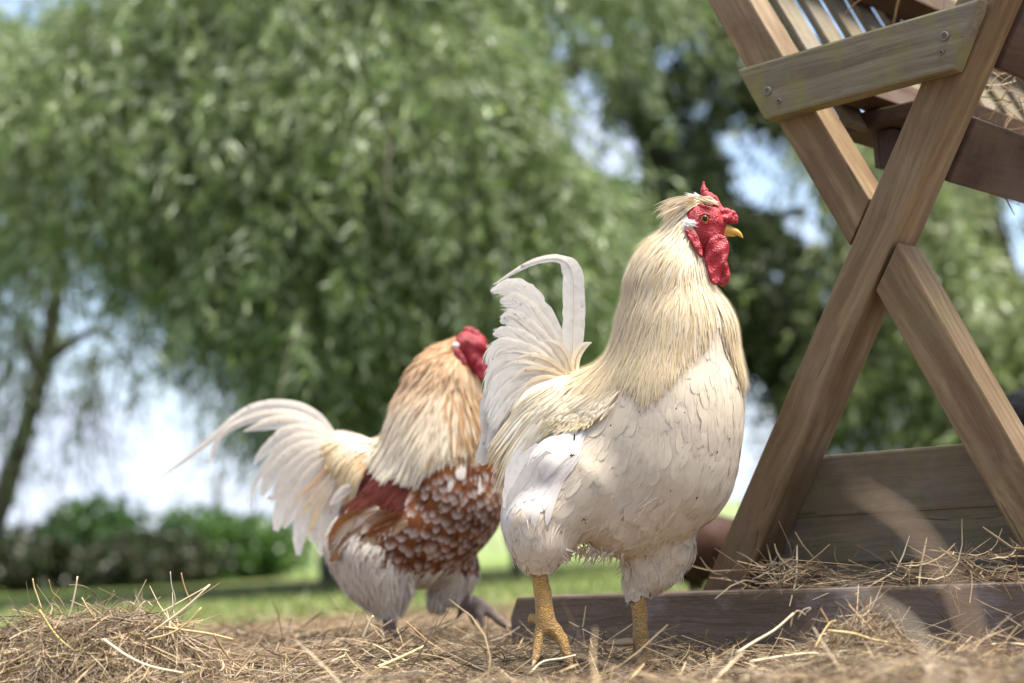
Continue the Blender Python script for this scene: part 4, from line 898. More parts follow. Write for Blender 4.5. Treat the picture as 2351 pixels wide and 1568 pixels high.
for i in range(len(pts)):
    u, v = U1[i], V1[i]; p = Vector(pts[i]); n = Vector(nrm_[i])
    if legtest1(u, v): continue
    facing = n.y < .35
    if inpoly(u, v, MANE) or inpoly(u, v, FARM) or (not facing and v < 850 and u > 1560):
        if inpoly(u, v, [(1566, 522), (1576, 490), (1596, 474), (1660, 474), (1690, 560), (1640, 620), (1600, 590)]): continue
        dens = .64 if facing else .15
        if random.random() > dens: continue
        hl = max(0, min(1, (v - 450) / 420)); L = lerp(.030, .085, min(1, hl * 1.6)) * random.uniform(.8, 1.2)
        g = random.random(); top = max(0, 1 - (v - 440) / 130)
        cb = vv(np.array(GOLDF) * .5 * top + np.array(CRM2) * (1 - .5 * top), .05); cm = vv(WHT if g < .45 else CRM2, .05); ct = vv(CREAM if g < .6 else TIP, .07)
        if random.random() < .02: ct = vv((.50, .40, .27), .2)
        pa = walk(bvh1, p, n, fl1, L, 8, .0008, random.uniform(.0025, .006), stop_m, random.gauss(0, .07))
        mane.add(pa, random.uniform(.0020, .0038), cb, cm, ct, random.uniform(.96, 1.03), .12, 1.3, random.gauss(0, .10))
        if facing and random.random() < .4:
            pa = walk(bvh1, p, n, fl1, L * 1.1, 8, .003, random.uniform(.007, .012), stop_m, random.gauss(0, .13))
            strand.add(pa, random.uniform(.0003, .0007), cm, ct, vv(WHT if g < .5 else TIP), 1, .4)
    elif v < 1290 or u > 1380:
        if facing and inpoly(u, v, WINGP):
            if random.random() < .14:
                c = vv((.70, .65, .59), .02); pa = walk(bvh1, p, n, flw, random.uniform(.055, .10), 10, .002, random.uniform(.0035, .0055), None, random.gauss(0, .1))
                wingf.add(pa, random.uniform(.0045, .008), c * .95, c, c * 1.03, random.uniform(.98, 1.03), .08, 1.0, random.gauss(0, .05))
            continue
        low = v > 1175 + 40 * math.sin(u * .02)
        if v < 520 or (v < 640 and u > 1560): continue
        if not low:
            if random.random() > (.07 if facing else .03): continue
            sh = random.uniform(.96, 1.03); c = vv(np.array(WHT2) * sh, .012)
            pa = walk(bvh1, p, n, fl1, random.uniform(.024, .036), 9, .0004, random.uniform(.0005, .0011), None, random.gauss(0, .12))
            cont.add(pa, random.uniform(.0070, .0105), c * .9, c, c * 1.05, random.uniform(.99, 1.04), .08, 1.0, random.gauss(0, .07))
            if random.random() < .8:
                pa = walk(bvh1, p, n, fl1, random.uniform(.015, .035), 6, .001, random.uniform(.002, .0045), None, random.gauss(0, .25)); fluff.add(pa, random.uniform(.0003, .0006), c, c * 1.03, vv(WHT, .05), 1, .3)
        else:
            if random.random() > (.42 if facing else .12): continue
            c = vv((.70, .60, .465), .05); sl = .62 if (v > 1310 or (u < 1340 and v > 1250)) else 1.0
            pa = walk(bvh1, p, n, fl1, sl * random.uniform(.018, .042), 6, .001, random.uniform(.002, .008), None, random.gauss(0, .3))
            fluff.add(pa, random.uniform(.0008, .0026), c * .96, c, vv(WHT, .04), 1, .3, 1, random.gauss(0, .4))
            if random.random() < .26:
                pa = walk(bvh1, p, n, fl1, sl * random.uniform(.024, .034), 9, .001, random.uniform(.003, .006), None, random.gauss(0, .2)); cont.add(pa, random.uniform(.005, .0085), c * .95, c, c * 1.06, 1.03, .2)
# free-hanging wisps under the thighs, with a curved fall
def hang(fe, bird, u, v, off, du, dv, doff, S, w, c, curl=0.0, pw=1.0):
    t = np.linspace(0, 1, S); C = np.array([tuple(bird.P(u + du * a + curl * math.sin(a * 3), v + dv * a ** pw, off + doff * a)) for a in t])
    N = np.tile(np.array([random.gauss(0, .4), -1, random.gauss(0, .3)]), (S, 1)); fe.add((C, N / np.linalg.norm(N, axis=1, keepdims=True)), w, np.array(c) * .95, c, np.array(c) * 1.05, 1, .3)
for k in range(420):
    a = random.random()
    if a < .28: u, v, off = random.uniform(1180, 1300), random.uniform(1255, 1278), random.uniform(-120, -30); du, dv = random.gauss(8, 12), random.uniform(12, 34)
    elif a < .55: u, v, off = random.uniform(1290, 1440), random.uniform(1245, 1270), random.uniform(-60, 80); du, dv = random.gauss(-6, 14), random.uniform(15, 40)
    else: u, v, off = random.uniform(1430, 1570), 0, random.uniform(0, 90); v = lerp(1300, 1250, (u - 1430) / 140) + random.uniform(-20, 15); du, dv = random.gauss(-8, 10), random.uniform(14, 34)
    hang(fluff, W, u, v, off, du, dv, 10, 6, random.uniform(.0006, .0022), vv((.68, .59, .48), .05), random.gauss(0, 5))
for k in range(150):
    u = random.uniform(1190, 1285); hang(fluff, W, u, 1292 - abs(u - 1236) * .45 - random.uniform(14, 30), random.uniform(-105, -45), random.gauss((u - 1236) * .08, 4), random.uniform(14, 34), 0, 6, random.uniform(.0004, .0012), vv((.70, .62, .52), .05), random.gauss(0, 3))
    u = random.uniform(1432, 1540); hang(fluff, W, u, 1356 - abs(u - 1466) * .75 - random.uniform(14, 30), random.uniform(20, 85), random.gauss((u - 1466) * .06, 4), random.uniform(14, 34), 0, 6, random.uniform(.0004, .0012), vv((.70, .62, .52), .05), random.gauss(0, 3))
for k in range(60):
    hang(fluff, W, random.uniform(1545, 1568), random.uniform(1270, 1300), random.uniform(10, 40), random.gauss(-4, 5), random.uniform(30, 62), 0, 6, random.uniform(.0006, .0016), vv(WHT, .04), random.gauss(0, 3))
# ear tuft
for k in range(40):
    x, y = c_head(random.uniform(750, 850), random.uniform(450, 500)); hang(fluff, W, x, y, surf_off(W, bvh1, [(x, y)], .004), random.uniform(5, 13), random.uniform(-4, 6), -3, 6, .0006, (.84, .80, .77))
# brow feathers over the eye
for k in range(70):
    x, y = c_head(random.uniform(870, 960), random.uniform(232, 275)); hang(crest, W, x, y, -92 + random.gauss(0, 5), random.uniform(14, 30), random.uniform(3, 13), -5, 7, random.uniform(.0008, .0018), vv(CRM2, .06), random.gauss(0, 2))
for k in range(170):
    x, y = c_head(random.uniform(740, 870), random.uniform(228, 315)); dn = (y - 448) / 22; hang(crest, W, x, y, -78 - 14 * dn + random.gauss(0, 8), -random.uniform(30, 72), random.uniform(16, 46), 10, 7, random.uniform(.0007, .0015), vv(CRM2 if random.random() < .85 else GOLDF, .05), random.gauss(0, 2), 1.7)
for k in range(24):
    x, y = c_head(random.uniform(840, 920), random.uniform(225, 260)); hang(crest, W, x, y, -66 + random.gauss(0, 10), random.uniform(-30, -6), -random.uniform(2, 9), 5, 7, .0008, vv((.86, .83, .80), .04))
mane.build('neck_hackle', M['plume'], r1); strand.build('hackle_barbs', M['plume'], r1); crest.build('crest_feathers', M['plume'], r1); cont.build('breast_feathers', M['plume'], r1); fluff.build('thigh_fluff', M['plume'], r1); wingf.build('wing_coverts', M['plume'], r1)
# --- saddle hackle: families of paths sweeping back and down over the wing
sad = Feathers(10, 'hackle')
FAM = [[(1275, 893), (1205, 940), (1150, 1000), (1122, 1030)], [(1290, 895), (1215, 955), (1158, 1030), (1128, 1085)], [(1310, 895), (1230, 970), (1170, 1060), (1144, 1136)], [(1335, 900), (1255, 970), (1200, 1040), (1165, 1092)],
       [(1365, 900), (1305, 942), (1262, 966), (1236, 988)], [(1385, 905), (1325, 950), (1285, 972), (1258, 992)], [(1400, 905), (1355, 945), (1325, 968), (1305, 990)], [(1415, 895), (1385, 930), (1362, 955), (1350, 975)]]
FAMA = np.array(FAM, dtype=float)
for k in range(720):
    f = random.random() * (len(FAM) - 1); i = int(f); pth = FAMA[i] * (1 - f + i) + FAMA[min(i + 1, len(FAM) - 1)] * (f - i)
    t0 = random.uniform(0, .5); cut = random.uniform(.72, 1.03); Pq = catmull(pth, 30); a = np.linspace(t0 * .6, cut, 10).clip(0, 1) * 29
    Pq = np.stack([np.interp(a, range(30), Pq[:, j]) for j in (0, 1)], -1) + np.array([random.gauss(0, 7), random.gauss(0, 6)])
    C = []; y_last = None
    for j, (u, v) in enumerate(Pq):
        h = bvh1.ray_cast(CAMP, ray(u, v).normalized()); yy = h[0].y if h[0] is not None else None
        if yy is None: yy = (y_last or W.D - .03) + .003
        if y_last is not None: yy = y_last + max(-.006, min(.006, yy - y_last))
        y_last = yy; C.append(tuple(at_y(u, v, yy - .005 - .013 * (1 - .075 * f) * j / 9 + random.gauss(0, .0008))))
    N = np.tile(np.array([-.2, -1, .35]), (10, 1)); N /= np.linalg.norm(N[0])
    g = random.random(); sad.add((np.array(C), N), random.uniform(.0022, .0036), vv(CRM2, .04), vv((.69, .60, .43) if g < .6 else WHT, .04), vv((.68, .56, .33) if g < .65 else CREAM, .05), random.uniform(.84, 1), .4, 1.0, random.gauss(0, .35))
sad.build('saddle_hackle', M['plume'], r1)
# --- wing: quills and coverts
def wing_vane(bird, bvh, pts, hw, parent, cA, cB, lift, name='wing_feather', cEdge=None, mat='plume', rag=.06, slope=.012):
    P3 = []; last = None
    for i, (u, v) in enumerate(pts):
        h = bvh.ray_cast(CAMP, ray(u, v).normalized()); yy = h[0].y if h[0] is not None else (last if last else bird.D)
        if last is not None: yy = last + max(-slope, min(slope, yy - last))
        last = yy; P3.append((u, v, (yy - lift - bird.D) / bird.k))
    return vane(name, bird, P3, hw, M[mat], parent, cA, cB, 16, .06, .06, rag, cEdge=cEdge)
cwg = lambda pts: [c_wing(x, y) for x, y in pts]
wing_vane(W, bvh1, cwg([(820, 560), (600, 800), (450, 1000), (345, 1175)]), [16, 26, 25, 20, 5], r1, (.69, .65, .61), (.68, .64, .60), .005)
wing_vane(W, bvh1, cwg([(700, 480), (520, 680), (400, 900), (312, 1130)]), [14, 24, 23, 18, 4], r1, (.70, .67, .63), (.69, .66, .62), .008)
wing_vane(W, bvh1, cwg([(620, 400), (480, 620), (390, 800), (330, 980)]), [12, 20, 20, 14, 4], r1, (.70, .66, .63), (.70, .67, .64), .011)
# --- dirt marks on the wing: dark clotted barbs
mk = Feathers(6, 'wisp')
def mark(cx, cy, sx, sy, n, du, dv):
    for k in range(n):
        u, v = cx + random.gauss(0, sx), cy + random.gauss(0, sy); h = bvh1.ray_cast(CAMP, ray(u, v).normalized())
        if h[0] is None: continue
        off = (h[0].y - W.D - .011) / W.k; s = random.uniform(.5, 1.2); hang(mk, W, u, v, off, du * s, dv * s, 0, 6, random.uniform(.0004, .0011), (.028, .024, .022))
mark(1319, 1004, 1.5, 3, 6, -4, 16); mark(1318, 1044, 5, 2, 5, -10, 8); mark(1185, 980, 2, 2, 2, -16, 14); mark(1347, 1190, 6, 4, 6, -2, 4)
for k in range(13): mark(random.uniform(1370, 1680), random.uniform(900, 1150), 0, 0, 1, random.uniform(-5, 1), random.uniform(4, 11))
mk.build('dirt_marks', M['plume'], r1)
# --- tail
ct_ = lambda pts, off: [(*c_tail(x, y), off + o) for x, y, o in pts]
TW, TW2, TC = (.79, .745, .67), (.82, .79, .73), (.69, .60, .44)
TP = []
def tail(pts, off, hw, **kw):
    TP.append((ct_(pts, off), [h * .2563 for h in hw])); return vane('tail_feather', W, ct_(pts, off), [h * .2563 for h in hw], M['tail'], r1, kw.pop('cA', TW), kw.pop('cB', TW2), **kw)
tail([(860, 1150, 0), (875, 950, 0), (885, 720, 0), (888, 480, 0), (880, 290, 0), (830, 165, 0), (720, 118, 0), (560, 140, 4), (400, 210, 8), (160, 358, 12)], 105, [40, 95, 106, 106, 102, 88, 42, 34, 30, 22, 3], S=44, rag=.07, tilt=.15)
tail([(840, 1150, 0), (730, 880, 0), (600, 650, 0), (470, 460, 0), (330, 380, 0), (140, 412, 0)], 125, [40, 100, 120, 120, 110, 80, 10], S=34, rag=.08)
tail([(820, 1150, 0), (680, 900, 0), (520, 680, 0), (380, 530, 0), (225, 500, 0)], 118, [40, 110, 125, 120, 90, 12], S=30, rag=.1)
tail([(800, 1160, 0), (640, 930, 0), (450, 760, 0), (320, 660, 0), (225, 690, 0)], 112, [40, 100, 120, 105, 70, 8], rag=.12)
tail([(800, 1170, 0), (600, 980, 0), (420, 860, 0), (270, 790, 0), (160, 800, 0)], 106, [40, 95, 105, 90, 60, 8], rag=.14)
tail([(790, 1180, 0), (570, 1020, 0), (380, 930, 0), (230, 900, 0), (140, 980, 0), (115, 1080, 0)], 100, [40, 85, 90, 80, 55, 30, 5], rag=.14)
tail([(780, 1190, 0), (560, 1080, 0), (360, 1020, 0), (220, 1050, 0), (130, 1180, 0), (92, 1330, 0)], 96, [40, 80, 85, 75, 55, 35, 5], rag=.14)
tail([(780, 1210, 0), (560, 1130, 0), (370, 1110, 0), (230, 1190, 0), (150, 1330, 0), (95, 1500, 0)], 90, [40, 75, 80, 75, 55, 35, 5], rag=.14)
tail([(780, 1220, 0), (580, 1180, 0), (400, 1200, 0), (270, 1310, 0), (180, 1450, 0), (120, 1600, 0)], 84, [40, 70, 75, 70, 60, 40, 6], rag=.14)
tail([(780, 1230, 0), (600, 1230, 0), (440, 1290, 0), (320, 1400, 0), (230, 1530, 0), (150, 1660, 0)], 78, [40, 65, 70, 70, 60, 40, 6], rag=.14)
tail([(640, 1260, 0), (460, 1330, 0), (330, 1430, 0), (220, 1560, 0), (160, 1740, 0), (140, 1850, 0)], 92, [60, 80, 90, 90, 75, 50, 20], rag=.12)
tail([(560, 1330, 0), (370, 1420, 0), (230, 1570, 0), (130, 1740, 0), (70, 1900, 0), (40, 1955, 0)], 110, [60, 80, 95, 90, 75, 60, 30], rag=.1)
tail([(300, 1100, 0), (170, 1250, 0), (110, 1450, 0), (110, 1650, 0), (90, 1850, 0)], 118, [30, 60, 70, 65, 55, 10], rag=.1)
tail([(900, 1160, 0), (900, 1050, -10), (930, 960, -18), (980, 900, -24), (1045, 872, -28)], 70, [30, 40, 40, 30, 3], S=18, cA=TC, cB=(.85, .82, .70), rag=.05)
tail([(860, 1130, 0), (820, 1000, 0), (740, 900, 0), (620, 850, 0)], 84, [30, 50, 45, 30, 4], S=16, cA=TC, cB=TW, rag=.16)
tail([(820, 1170, 0), (680, 1060, 0), (520, 1000, 0), (380, 1010, 0)], 78, [30, 48, 48, 34, 4], S=16, cA=TC, cB=TW, rag=.18)
tail([(800, 1190, 0), (640, 1130, 0), (480, 1120, 0), (340, 1190, 0)], 72, [30, 45, 45, 34, 4], S=16, cA=TC, cB=TW, rag=.18)
tail([(780, 1215, 0), (640, 1200, 0), (500, 1240, 0), (390, 1330, 0)], 66, [30, 42, 42, 30, 4], S=16, cA=TC, cB=TW, rag=.18)

fil = Feathers(10, 'hackle')
for k in range(560):
    pth, hw = TP[random.randrange(1, len(TP) - 5)]; P = catmull(pth, 40); t0 = random.uniform(0, .75); t1 = min(1, t0 + random.uniform(.3, .55)); x = np.linspace(t0, t1, 10) * 39
    w = float(np.interp(t0 * (len(hw) - 1), range(len(hw)), hw)); Q2 = np.stack([np.interp(x, range(40), P[:, j]) for j in range(3)], -1)
    T = np.gradient(Q2[:, :2], axis=0); T /= np.linalg.norm(T, axis=1, keepdims=True) + 1e-9; off = random.uniform(-.75, .75) * w * np.linspace(.55, 1.0, 10)
    Q2[:, 0] += -T[:, 1] * off; Q2[:, 1] += T[:, 0] * off; C = np.array([tuple(W.P(a, b, c - 9)) for a, b, c in Q2])
    base_c = np.array(TC) * max(0, .5 - t0) * 2 + np.array(TW2) * min(1, .0 + t0 * 2)
    fil.add((C, np.tile(np.array([0., -1, 0]), (10, 1))), random.uniform(.0004, .0013), vv(base_c, .03), vv(TW2, .03), vv(TW2, .03), 1.0, .06, 1)
fil.build('tail_coverts', M['tail'], r1)

# ------------------------------------------------------------------ the brown and white rooster behind
B2 = Bird(2.70)
base = B2.P(940, 1478); r2 = thing('rooster', 'brown and white speckled rooster stepping forward behind the white one', 'rooster', (base.x, base.y, 0), 'two roosters on the straw')
body = (B2.chain([(1060, 790, -22, 19), (1048, 808, -20, 25), (1024, 850, -14, 52), (1013, 890, -10, 80), (1005, 970, -5, 104), (1008, 1045, 0, 118)], 16)
        + B2.chain([(1010, 1050, 0, 118), (1024, 1150, -5, 116), (975, 1225, 5, 112)], 50)
        + B2.chain([(1000, 1090, 5, 120), (890, 1115, 30, 84), (815, 1070, 50, 52), (775, 1040, 58, 36)], 45)
        + B2.chain([(930, 1210, -35, 105), (862, 1268, -45, 92), (872, 1330, -48, 58), (890, 1372, -48, 32), (895, 1396, -48, 17)], 30)
        + B2.chain([(1000, 1240, 40, 95), (1045, 1308, 45, 48), (1030, 1352, 45, 26), (1008, 1374, 45, 19)], 22)
        + B2.chain([(930, 1110, -70, 40), (830, 1200, -75, 38), (780, 1260, -66, 18)], 25))
legs = (B2.chain([(896, 1400, -48, 17), (895, 1420, -48, 15), (897, 1466, -48, 15), (897, 1480, -48, 17)], 6)
        + B2.chain([(897, 1480, -48, 14), (930, 1490, -75, 9), (955, 1496, -90, 6)], 5) + B2.chain([(897, 1480, -48, 14), (925, 1484, -30, 8), (950, 1486, -18, 6)], 5) + B2.chain([(897, 1480, -48, 12), (870, 1484, -40, 7)], 5)
        + B2.chain([(1005, 1382, 45, 20), (1048, 1376, 40, 17), (1092, 1387, 36, 18), (1105, 1395, 34, 17)], 6)
        + B2.chain([(1100, 1392, 34, 15), (1124, 1404, 28, 12), (1149, 1426, 22, 10), (1168, 1444, 18, 6)], 5)
        + B2.chain([(1098, 1392, 34, 13), (1101, 1412, 20, 10), (1108, 1437, 14, 6)], 5) + B2.chain([(1090, 1392, 38, 12), (1084, 1410, 44, 9), (1088, 1434, 48, 5)], 5)
        + B2.chain([(1075, 1388, 40, 10), (1059, 1402, 44, 7), (1046, 1424, 46, 3)], 4))
sV, sQ = cones_mesh(body + legs, .0038)
head = B2.chain([(1072, 788, -22, 28), (1096, 795, -24, 20), (1108, 802, -24, 12)], 10) + B2.chain([(1068, 800, -22, 28), (1086, 826, -24, 20), (1090, 845, -22, 14)], 10)
fV, fQ = cones_mesh(head, .002); bvh2 = make_bvh((sV, sQ), (fV, fQ))
legtest2 = lambda u, v: v > 1402 or (v > 1366 and u > 1020)
BRN1, BRN2, RUST, DRED, CRM, OFFW = (.20, .068, .018), (.12, .032, .010), (.36, .135, .042), (.075, .012, .006), (.76, .69, .54), (.72, .67, .61)
mi = mats_by_height(sV, sQ, B2, legtest2); colb = np.tile(np.array((.55, .45, .36)), (len(sV), 1))
for i, p in enumerate(sV):
    u, v = proj(p)
    if v < 880: colb[i] = (.45, .24, .11)
    elif u > 870 and 1060 < v < 1290: colb[i] = BRN2
mesh_np('body', sV, sQ, [M['plume'], M['leg2']], r2, col=colb, mi=mi); mesh_np('face', fV, fQ, M['red2'], r2)
comb = B2.chain([(1068, 757, -22, 5), (1080, 760, -22, 8), (1094, 770, -22, 8), (1108, 782, -22, 8)], 4) + [B2.cone((x, y, -22, r), (x + .1, y, -22, r), 4) for x, y, r in ((1072, 754, 5), (1084, 758, 6), (1096, 764, 6), (1106, 775, 6), (1112, 784, 5), (1100, 780, 7))]
V, Q = cones_mesh(comb, .0016); mesh_np('comb', V, Q, M['red2'], r2)
horn('beak', B2, [(1106, 797, -24, 9), (1116, 799, -24, 8), (1125, 803, -24, 5), (1133, 811, -24, 1)], M['beak2'], r2)
eye(B2, bvh2, 1072, 786, 6, r2, M['red2'])
flat_part('wattle', B2, [(1086, 818), (1098, 812), (1110, 830), (1116, 850), (1112, 868), (1102, 874), (1092, 860), (1086, 840)], -36, .0035, M['red2'], r2, .0016, .004, .001, 170)
flat_part('wattle', B2, [(1094, 820), (1106, 816), (1118, 838), (1122, 856), (1116, 872), (1106, 876), (1098, 850)], -12, .0035, M['red2'], r2, .0016, .004, .001, 170)
flat_part('ear_wattle', B2, [(1040, 802), (1052, 800), (1066, 818), (1074, 838), (1066, 842), (1050, 826)], surf_off(B2, bvh2, [(1050, 812), (1064, 830)], .002), .003, M['red2'], r2, .0016)
flat_part('earlobe', B2, [(1036, 792), (1044, 785), (1054, 788), (1054, 798), (1044, 802)], surf_off(B2, bvh2, [(1046, 792)], .002), .003, M['lobe'], r2, .0016)
MANE2 = [(1064, 762), (1020, 775), (980, 800), (945, 838), (918, 890), (900, 940), (886, 980), (868, 1022), (845, 1045), (868, 1082), (892, 1096), (912, 1084), (930, 1104), (955, 1088), (965, 1108), (985, 1075), (1010, 1050), (1040, 1050), (1070, 1035), (1105, 1040), (1125, 1020), (1125, 930), (1110, 880), (1080, 845), (1050, 820), (1035, 790), (1050, 772)]
SHOUL = [(858, 1050), (905, 1070), (945, 1080), (938, 1150), (912, 1196), (870, 1194), (820, 1182), (795, 1160), (815, 1110)]
SADD = [(745, 960), (800, 1005), (850, 1032), (862, 1055), (830, 1100), (800, 1120), (775, 1085)]
fl2 = flow_fn([(1040, 775, -1, .3), (990, 810, -.7, .75), (1020, 850, -.4, .92), (940, 900, -.4, .92), (1010, 950, -.25, 1), (1090, 930, .02, 1), (900, 1010, -.55, .85), (980, 1040, -.3, .95), (1080, 1020, 0, 1), (820, 1030, -.9, .45), (780, 1000, -.95, .1), (800, 1090, -.6, .8), (880, 1120, -.35, .95), (840, 1180, -.5, .85),
                (1060, 1120, -.15, 1), (1000, 1180, -.35, .95), (930, 1180, -.5, .85), (1080, 1230, -.35, .95), (980, 1280, -.4, .9), (860, 1250, -.6, .8), (820, 1320, .1, 1), (900, 1360, .05, 1), (1040, 1330, -.05, 1)])
pts, nrm_ = surf_samples(sV, sQ, 34000); q_ = (pts - np.array(CAMP)) @ np.array(RCT).T; U1 = CX + F * q_[:, 0] / -q_[:, 2]; V1 = CY - F * q_[:, 1] / -q_[:, 2]
mane = Feathers(7, 'hackle'); cont = Feathers(9, 'round'); fluff = Feathers(6, 'wisp'); shl = Feathers(6, 'hackle')
stop2 = lambda u, v: not inpoly(u + 8 * random.gauss(0, 1), v + 9 * random.gauss(0, 1), MANE2)
for i in range(len(pts)):
    u, v = U1[i], V1[i]; p = Vector(pts[i]); n = Vector(nrm_[i])
    if legtest2(u, v) or n.y > .55: continue
    if v < 900 and not inpoly(u, v, MANE2):
        if u > 1030 or random.random() > .4: continue
        pa = walk(bvh2, p, n, fl2, .04, 7, .001, .005, None, random.gauss(0, .1)); mane.add(pa, random.uniform(.0025, .004), vv(RUST, .1), vv((.34, .13, .045), .1), vv((.60, .38, .19), .1), 1, .3); continue
    if inpoly(u, v, MANE2):
        if u > 1045 and v < 850 and inpoly(u, v, [(1040, 780), (1070, 765), (1120, 790), (1110, 870), (1060, 830)]): continue
        if random.random() > .40: continue
        t = min(1, max(0, (v - 810) / 240)); front = u > 1050 + 25 * random.gauss(0, 1) and v > 870
        L = lerp(.035, .10, min(1, t * 1.3)) * random.uniform(.8, 1.2)
        if front: cb, cmid, cte, ed = vv(RUST, .2), vv((.17, .065, .03), .2), vv((.30, .13, .05), .2), vv((.68, .48, .26), .1)
        else:
            cb = vv(np.array(RUST) * (1 - t) + np.array(CRM) * t, .08); cmid = vv(np.array((.25, .085, .028)) * max(0, 1 - t * 1.3) + np.array(CRM) * min(1, t * 1.3), .08); cte = vv((.78, .72, .58) if v > 880 else ((.33, .125, .045) if random.random() < .65 else (.64, .46, .26)), .06); ed = vv(np.array((.72, .53, .32)) * (1 - t) + np.array((.78, .70, .55)) * t, .06)
        pa = walk(bvh2, p, n, fl2, L, 7, .001, random.uniform(.004, .011), stop2, random.gauss(0, .08)); mane.add(pa, random.uniform(.0028, .0050), cb, cmid, cte, ed, .35, 1.0, random.gauss(0, .3))
    elif inpoly(u, v, SADD):
        if random.random() > .5: continue
        pa = walk(bvh2, p, n, fl2, random.uniform(.045, .08), 6, .002, random.uniform(.006, .012), None, random.gauss(0, .12)); c0 = vv(RUST if u > 815 else CRM, .1); shl.add(pa, random.uniform(.003, .0048), c0, vv((.74, .58, .34), .07), vv((.80, .66, .40), .06), 1, .35, .8, random.gauss(0, .3))
    elif inpoly(u, v, SHOUL):
        if random.random() > .34: continue
        tip = v > 1148 and random.random() < .5
        pa = walk(bvh2, p, n, fl2, random.uniform(.03, .055), 6, .002, random.uniform(.005, .008), None, random.gauss(0, .1)); shl.add(pa, random.uniform(.003, .0055), vv(DRED, .15), vv(DRED, .2), vv(OFFW if tip else (.095, .018, .008), .1), 1, .3, 2.5)
    elif v < 1300 and u > 880 - .3 * (v - 1100) and (u - 880) > (v - 1240) * .6:
        if random.random() > .12: continue
        up_ = v < 1095 and u > 960; k = random.random()
        cb = vv(OFFW if up_ and k < .3 else BRN1, .15); cmid = vv(OFFW, .1) if up_ and k < .15 else vv(BRN1 if k < .55 else BRN2, .2); cte = vv((.70, .60, .54), .06)
        pa = walk(bvh2, p, n, fl2, random.uniform(.032, .046), 9, .001, random.uniform(.002, .004), None, random.gauss(0, .12)); cont.add(pa, random.uniform(.0075, .0100), cb, cmid, cte, (np.array(cmid) if random.random() < .4 else 1.0), .12, 1.9)
    else:
        if random.random() > .45: continue
        c = vv((.75, .68, .59), .05); pa = walk(bvh2, p, n, fl2, (.45 if v > 1335 else 1) * random.uniform(.03, .06), 6, .001, random.uniform(.005, .013), None, random.gauss(0, .28))
        ctip = vv((.40, .18, .07), .1) if random.random() < .10 and v < 1330 else c; fluff.add(pa, random.uniform(.0012, .0040), c, c, ctip, 1, .3, 1, random.gauss(0, .3))
for k in range(260):
    a = random.random()
    if a < .7: u, v, off = random.uniform(840, 950), random.uniform(1325, 1362), random.uniform(-100, 0); du, dv = random.gauss(4, 8), random.uniform(12, 30)
    else: u, v, off = random.uniform(1000, 1080), random.uniform(1295, 1325), random.uniform(0, 70); du, dv = random.gauss(0, 7), random.uniform(10, 26)
    hang(fluff, B2, u, v, off, du, dv, 0, 6, random.uniform(.001, .003), vv((.72, .63, .53), .06), random.gauss(0, 3))
for k in range(34): hang(fluff, B2, random.uniform(925, 950), random.uniform(1100, 1180), -100 + random.gauss(0, 5), random.uniform(-14, 6), random.uniform(4, 26), -6, 6, random.uniform(.0015, .004), (.78, .73, .70), random.gauss(0, 3))
mane.build('neck_hackle', M['plume'], r2); cont.build('breast_feathers', M['plume'], r2); shl.build('shoulder_and_saddle_feathers', M['plume'], r2); fluff.build('thigh_fluff', M['plume'], r2)
# wing quills: white with brown
for a, wd, cA, cB, lift in (([(905, 1185), (840, 1225), (790, 1262), (757, 1288)], [12, 22, 22, 14, 3], (.55, .45, .33), (.20, .08, .025), .006), ([(885, 1180), (820, 1205), (780, 1240), (760, 1275)], [12, 20, 22, 14, 3], (.62, .53, .42), (.52, .40, .28), .010), ([(858, 1172), (805, 1190), (772, 1220), (755, 1262)], [10, 16, 16, 12, 3], (.20, .075, .022), (.30, .13, .045), .010),
                           ([(935, 1195), (890, 1220), (850, 1240), (815, 1268)], [10, 18, 18, 12, 3], (.45, .32, .20), (.50, .38, .26), .006), ([(920, 1180), (890, 1200), (862, 1218), (845, 1232)], [10, 18, 17, 12, 3], BRN2, BRN2, .010), ([(895, 1175), (868, 1192), (845, 1208), (830, 1225)], [10, 16, 16, 10, 3], BRN2, (.62, .54, .47), .012), ([(870, 1165), (848, 1182), (828, 1196), (812, 1212)], [9, 14, 14, 10, 3], (.58, .50, .42), (.62, .54, .46), .012)):
    wing_vane(B2, bvh2, a, wd, r2, cA, cB, lift, cEdge=(.26, .12, .05))
ct2 = lambda pts, off: [(*c_tail2(x, y), off) for x, y in pts]
T1, T2 = (.80, .755, .69), (.80, .76, .70)
def tail2(pts, off, hw, cA=T1, cB=T2, **kw): return vane('tail_feather', B2, ct2(pts, off), [h * .2745 for h in hw], M['tail'], r2, cA, cB, cup=.18, tilt=.2, **kw)
tail2([(1560, 560), (1400, 370), (1240, 280), (1060, 250), (880, 275), (740, 345), (610, 450), (480, 560), (300, 705), (100, 846)], 70, [40, 60, 60, 54, 48, 42, 36, 32, 26, 18, 3], S=40, rag=.04)
tail2([(1560, 580), (1380, 430), (1200, 345), (1000, 330), (820, 375), (660, 450), (560, 560), (515, 680), (510, 745)], 60, [40, 60, 55, 45, 38, 28, 22, 14, 2], S=36, rag=.04)
tail2([(1560, 600), (1400, 470), (1220, 400), (1020, 400), (780, 470)], 54, [40, 70, 75, 68, 50, 5], rag=.07)
tail2([(1560, 620), (1400, 510), (1200, 480), (1040, 560), (920, 670), (868, 752)], 48, [40, 75, 80, 70, 45, 25, 4], rag=.08)
tail2([(1560, 640), (1400, 560), (1230, 560), (1080, 650), (950, 790), (860, 950), (832, 1130)], 42, [40, 75, 80, 70, 50, 26, 16, 2], S=32, rag=.05)
tail2([(1570, 660), (1420, 610), (1260, 640), (1110, 740), (1000, 870), (940, 1010)], 36, [40, 75, 85, 85, 75, 55, 10], rag=.09)
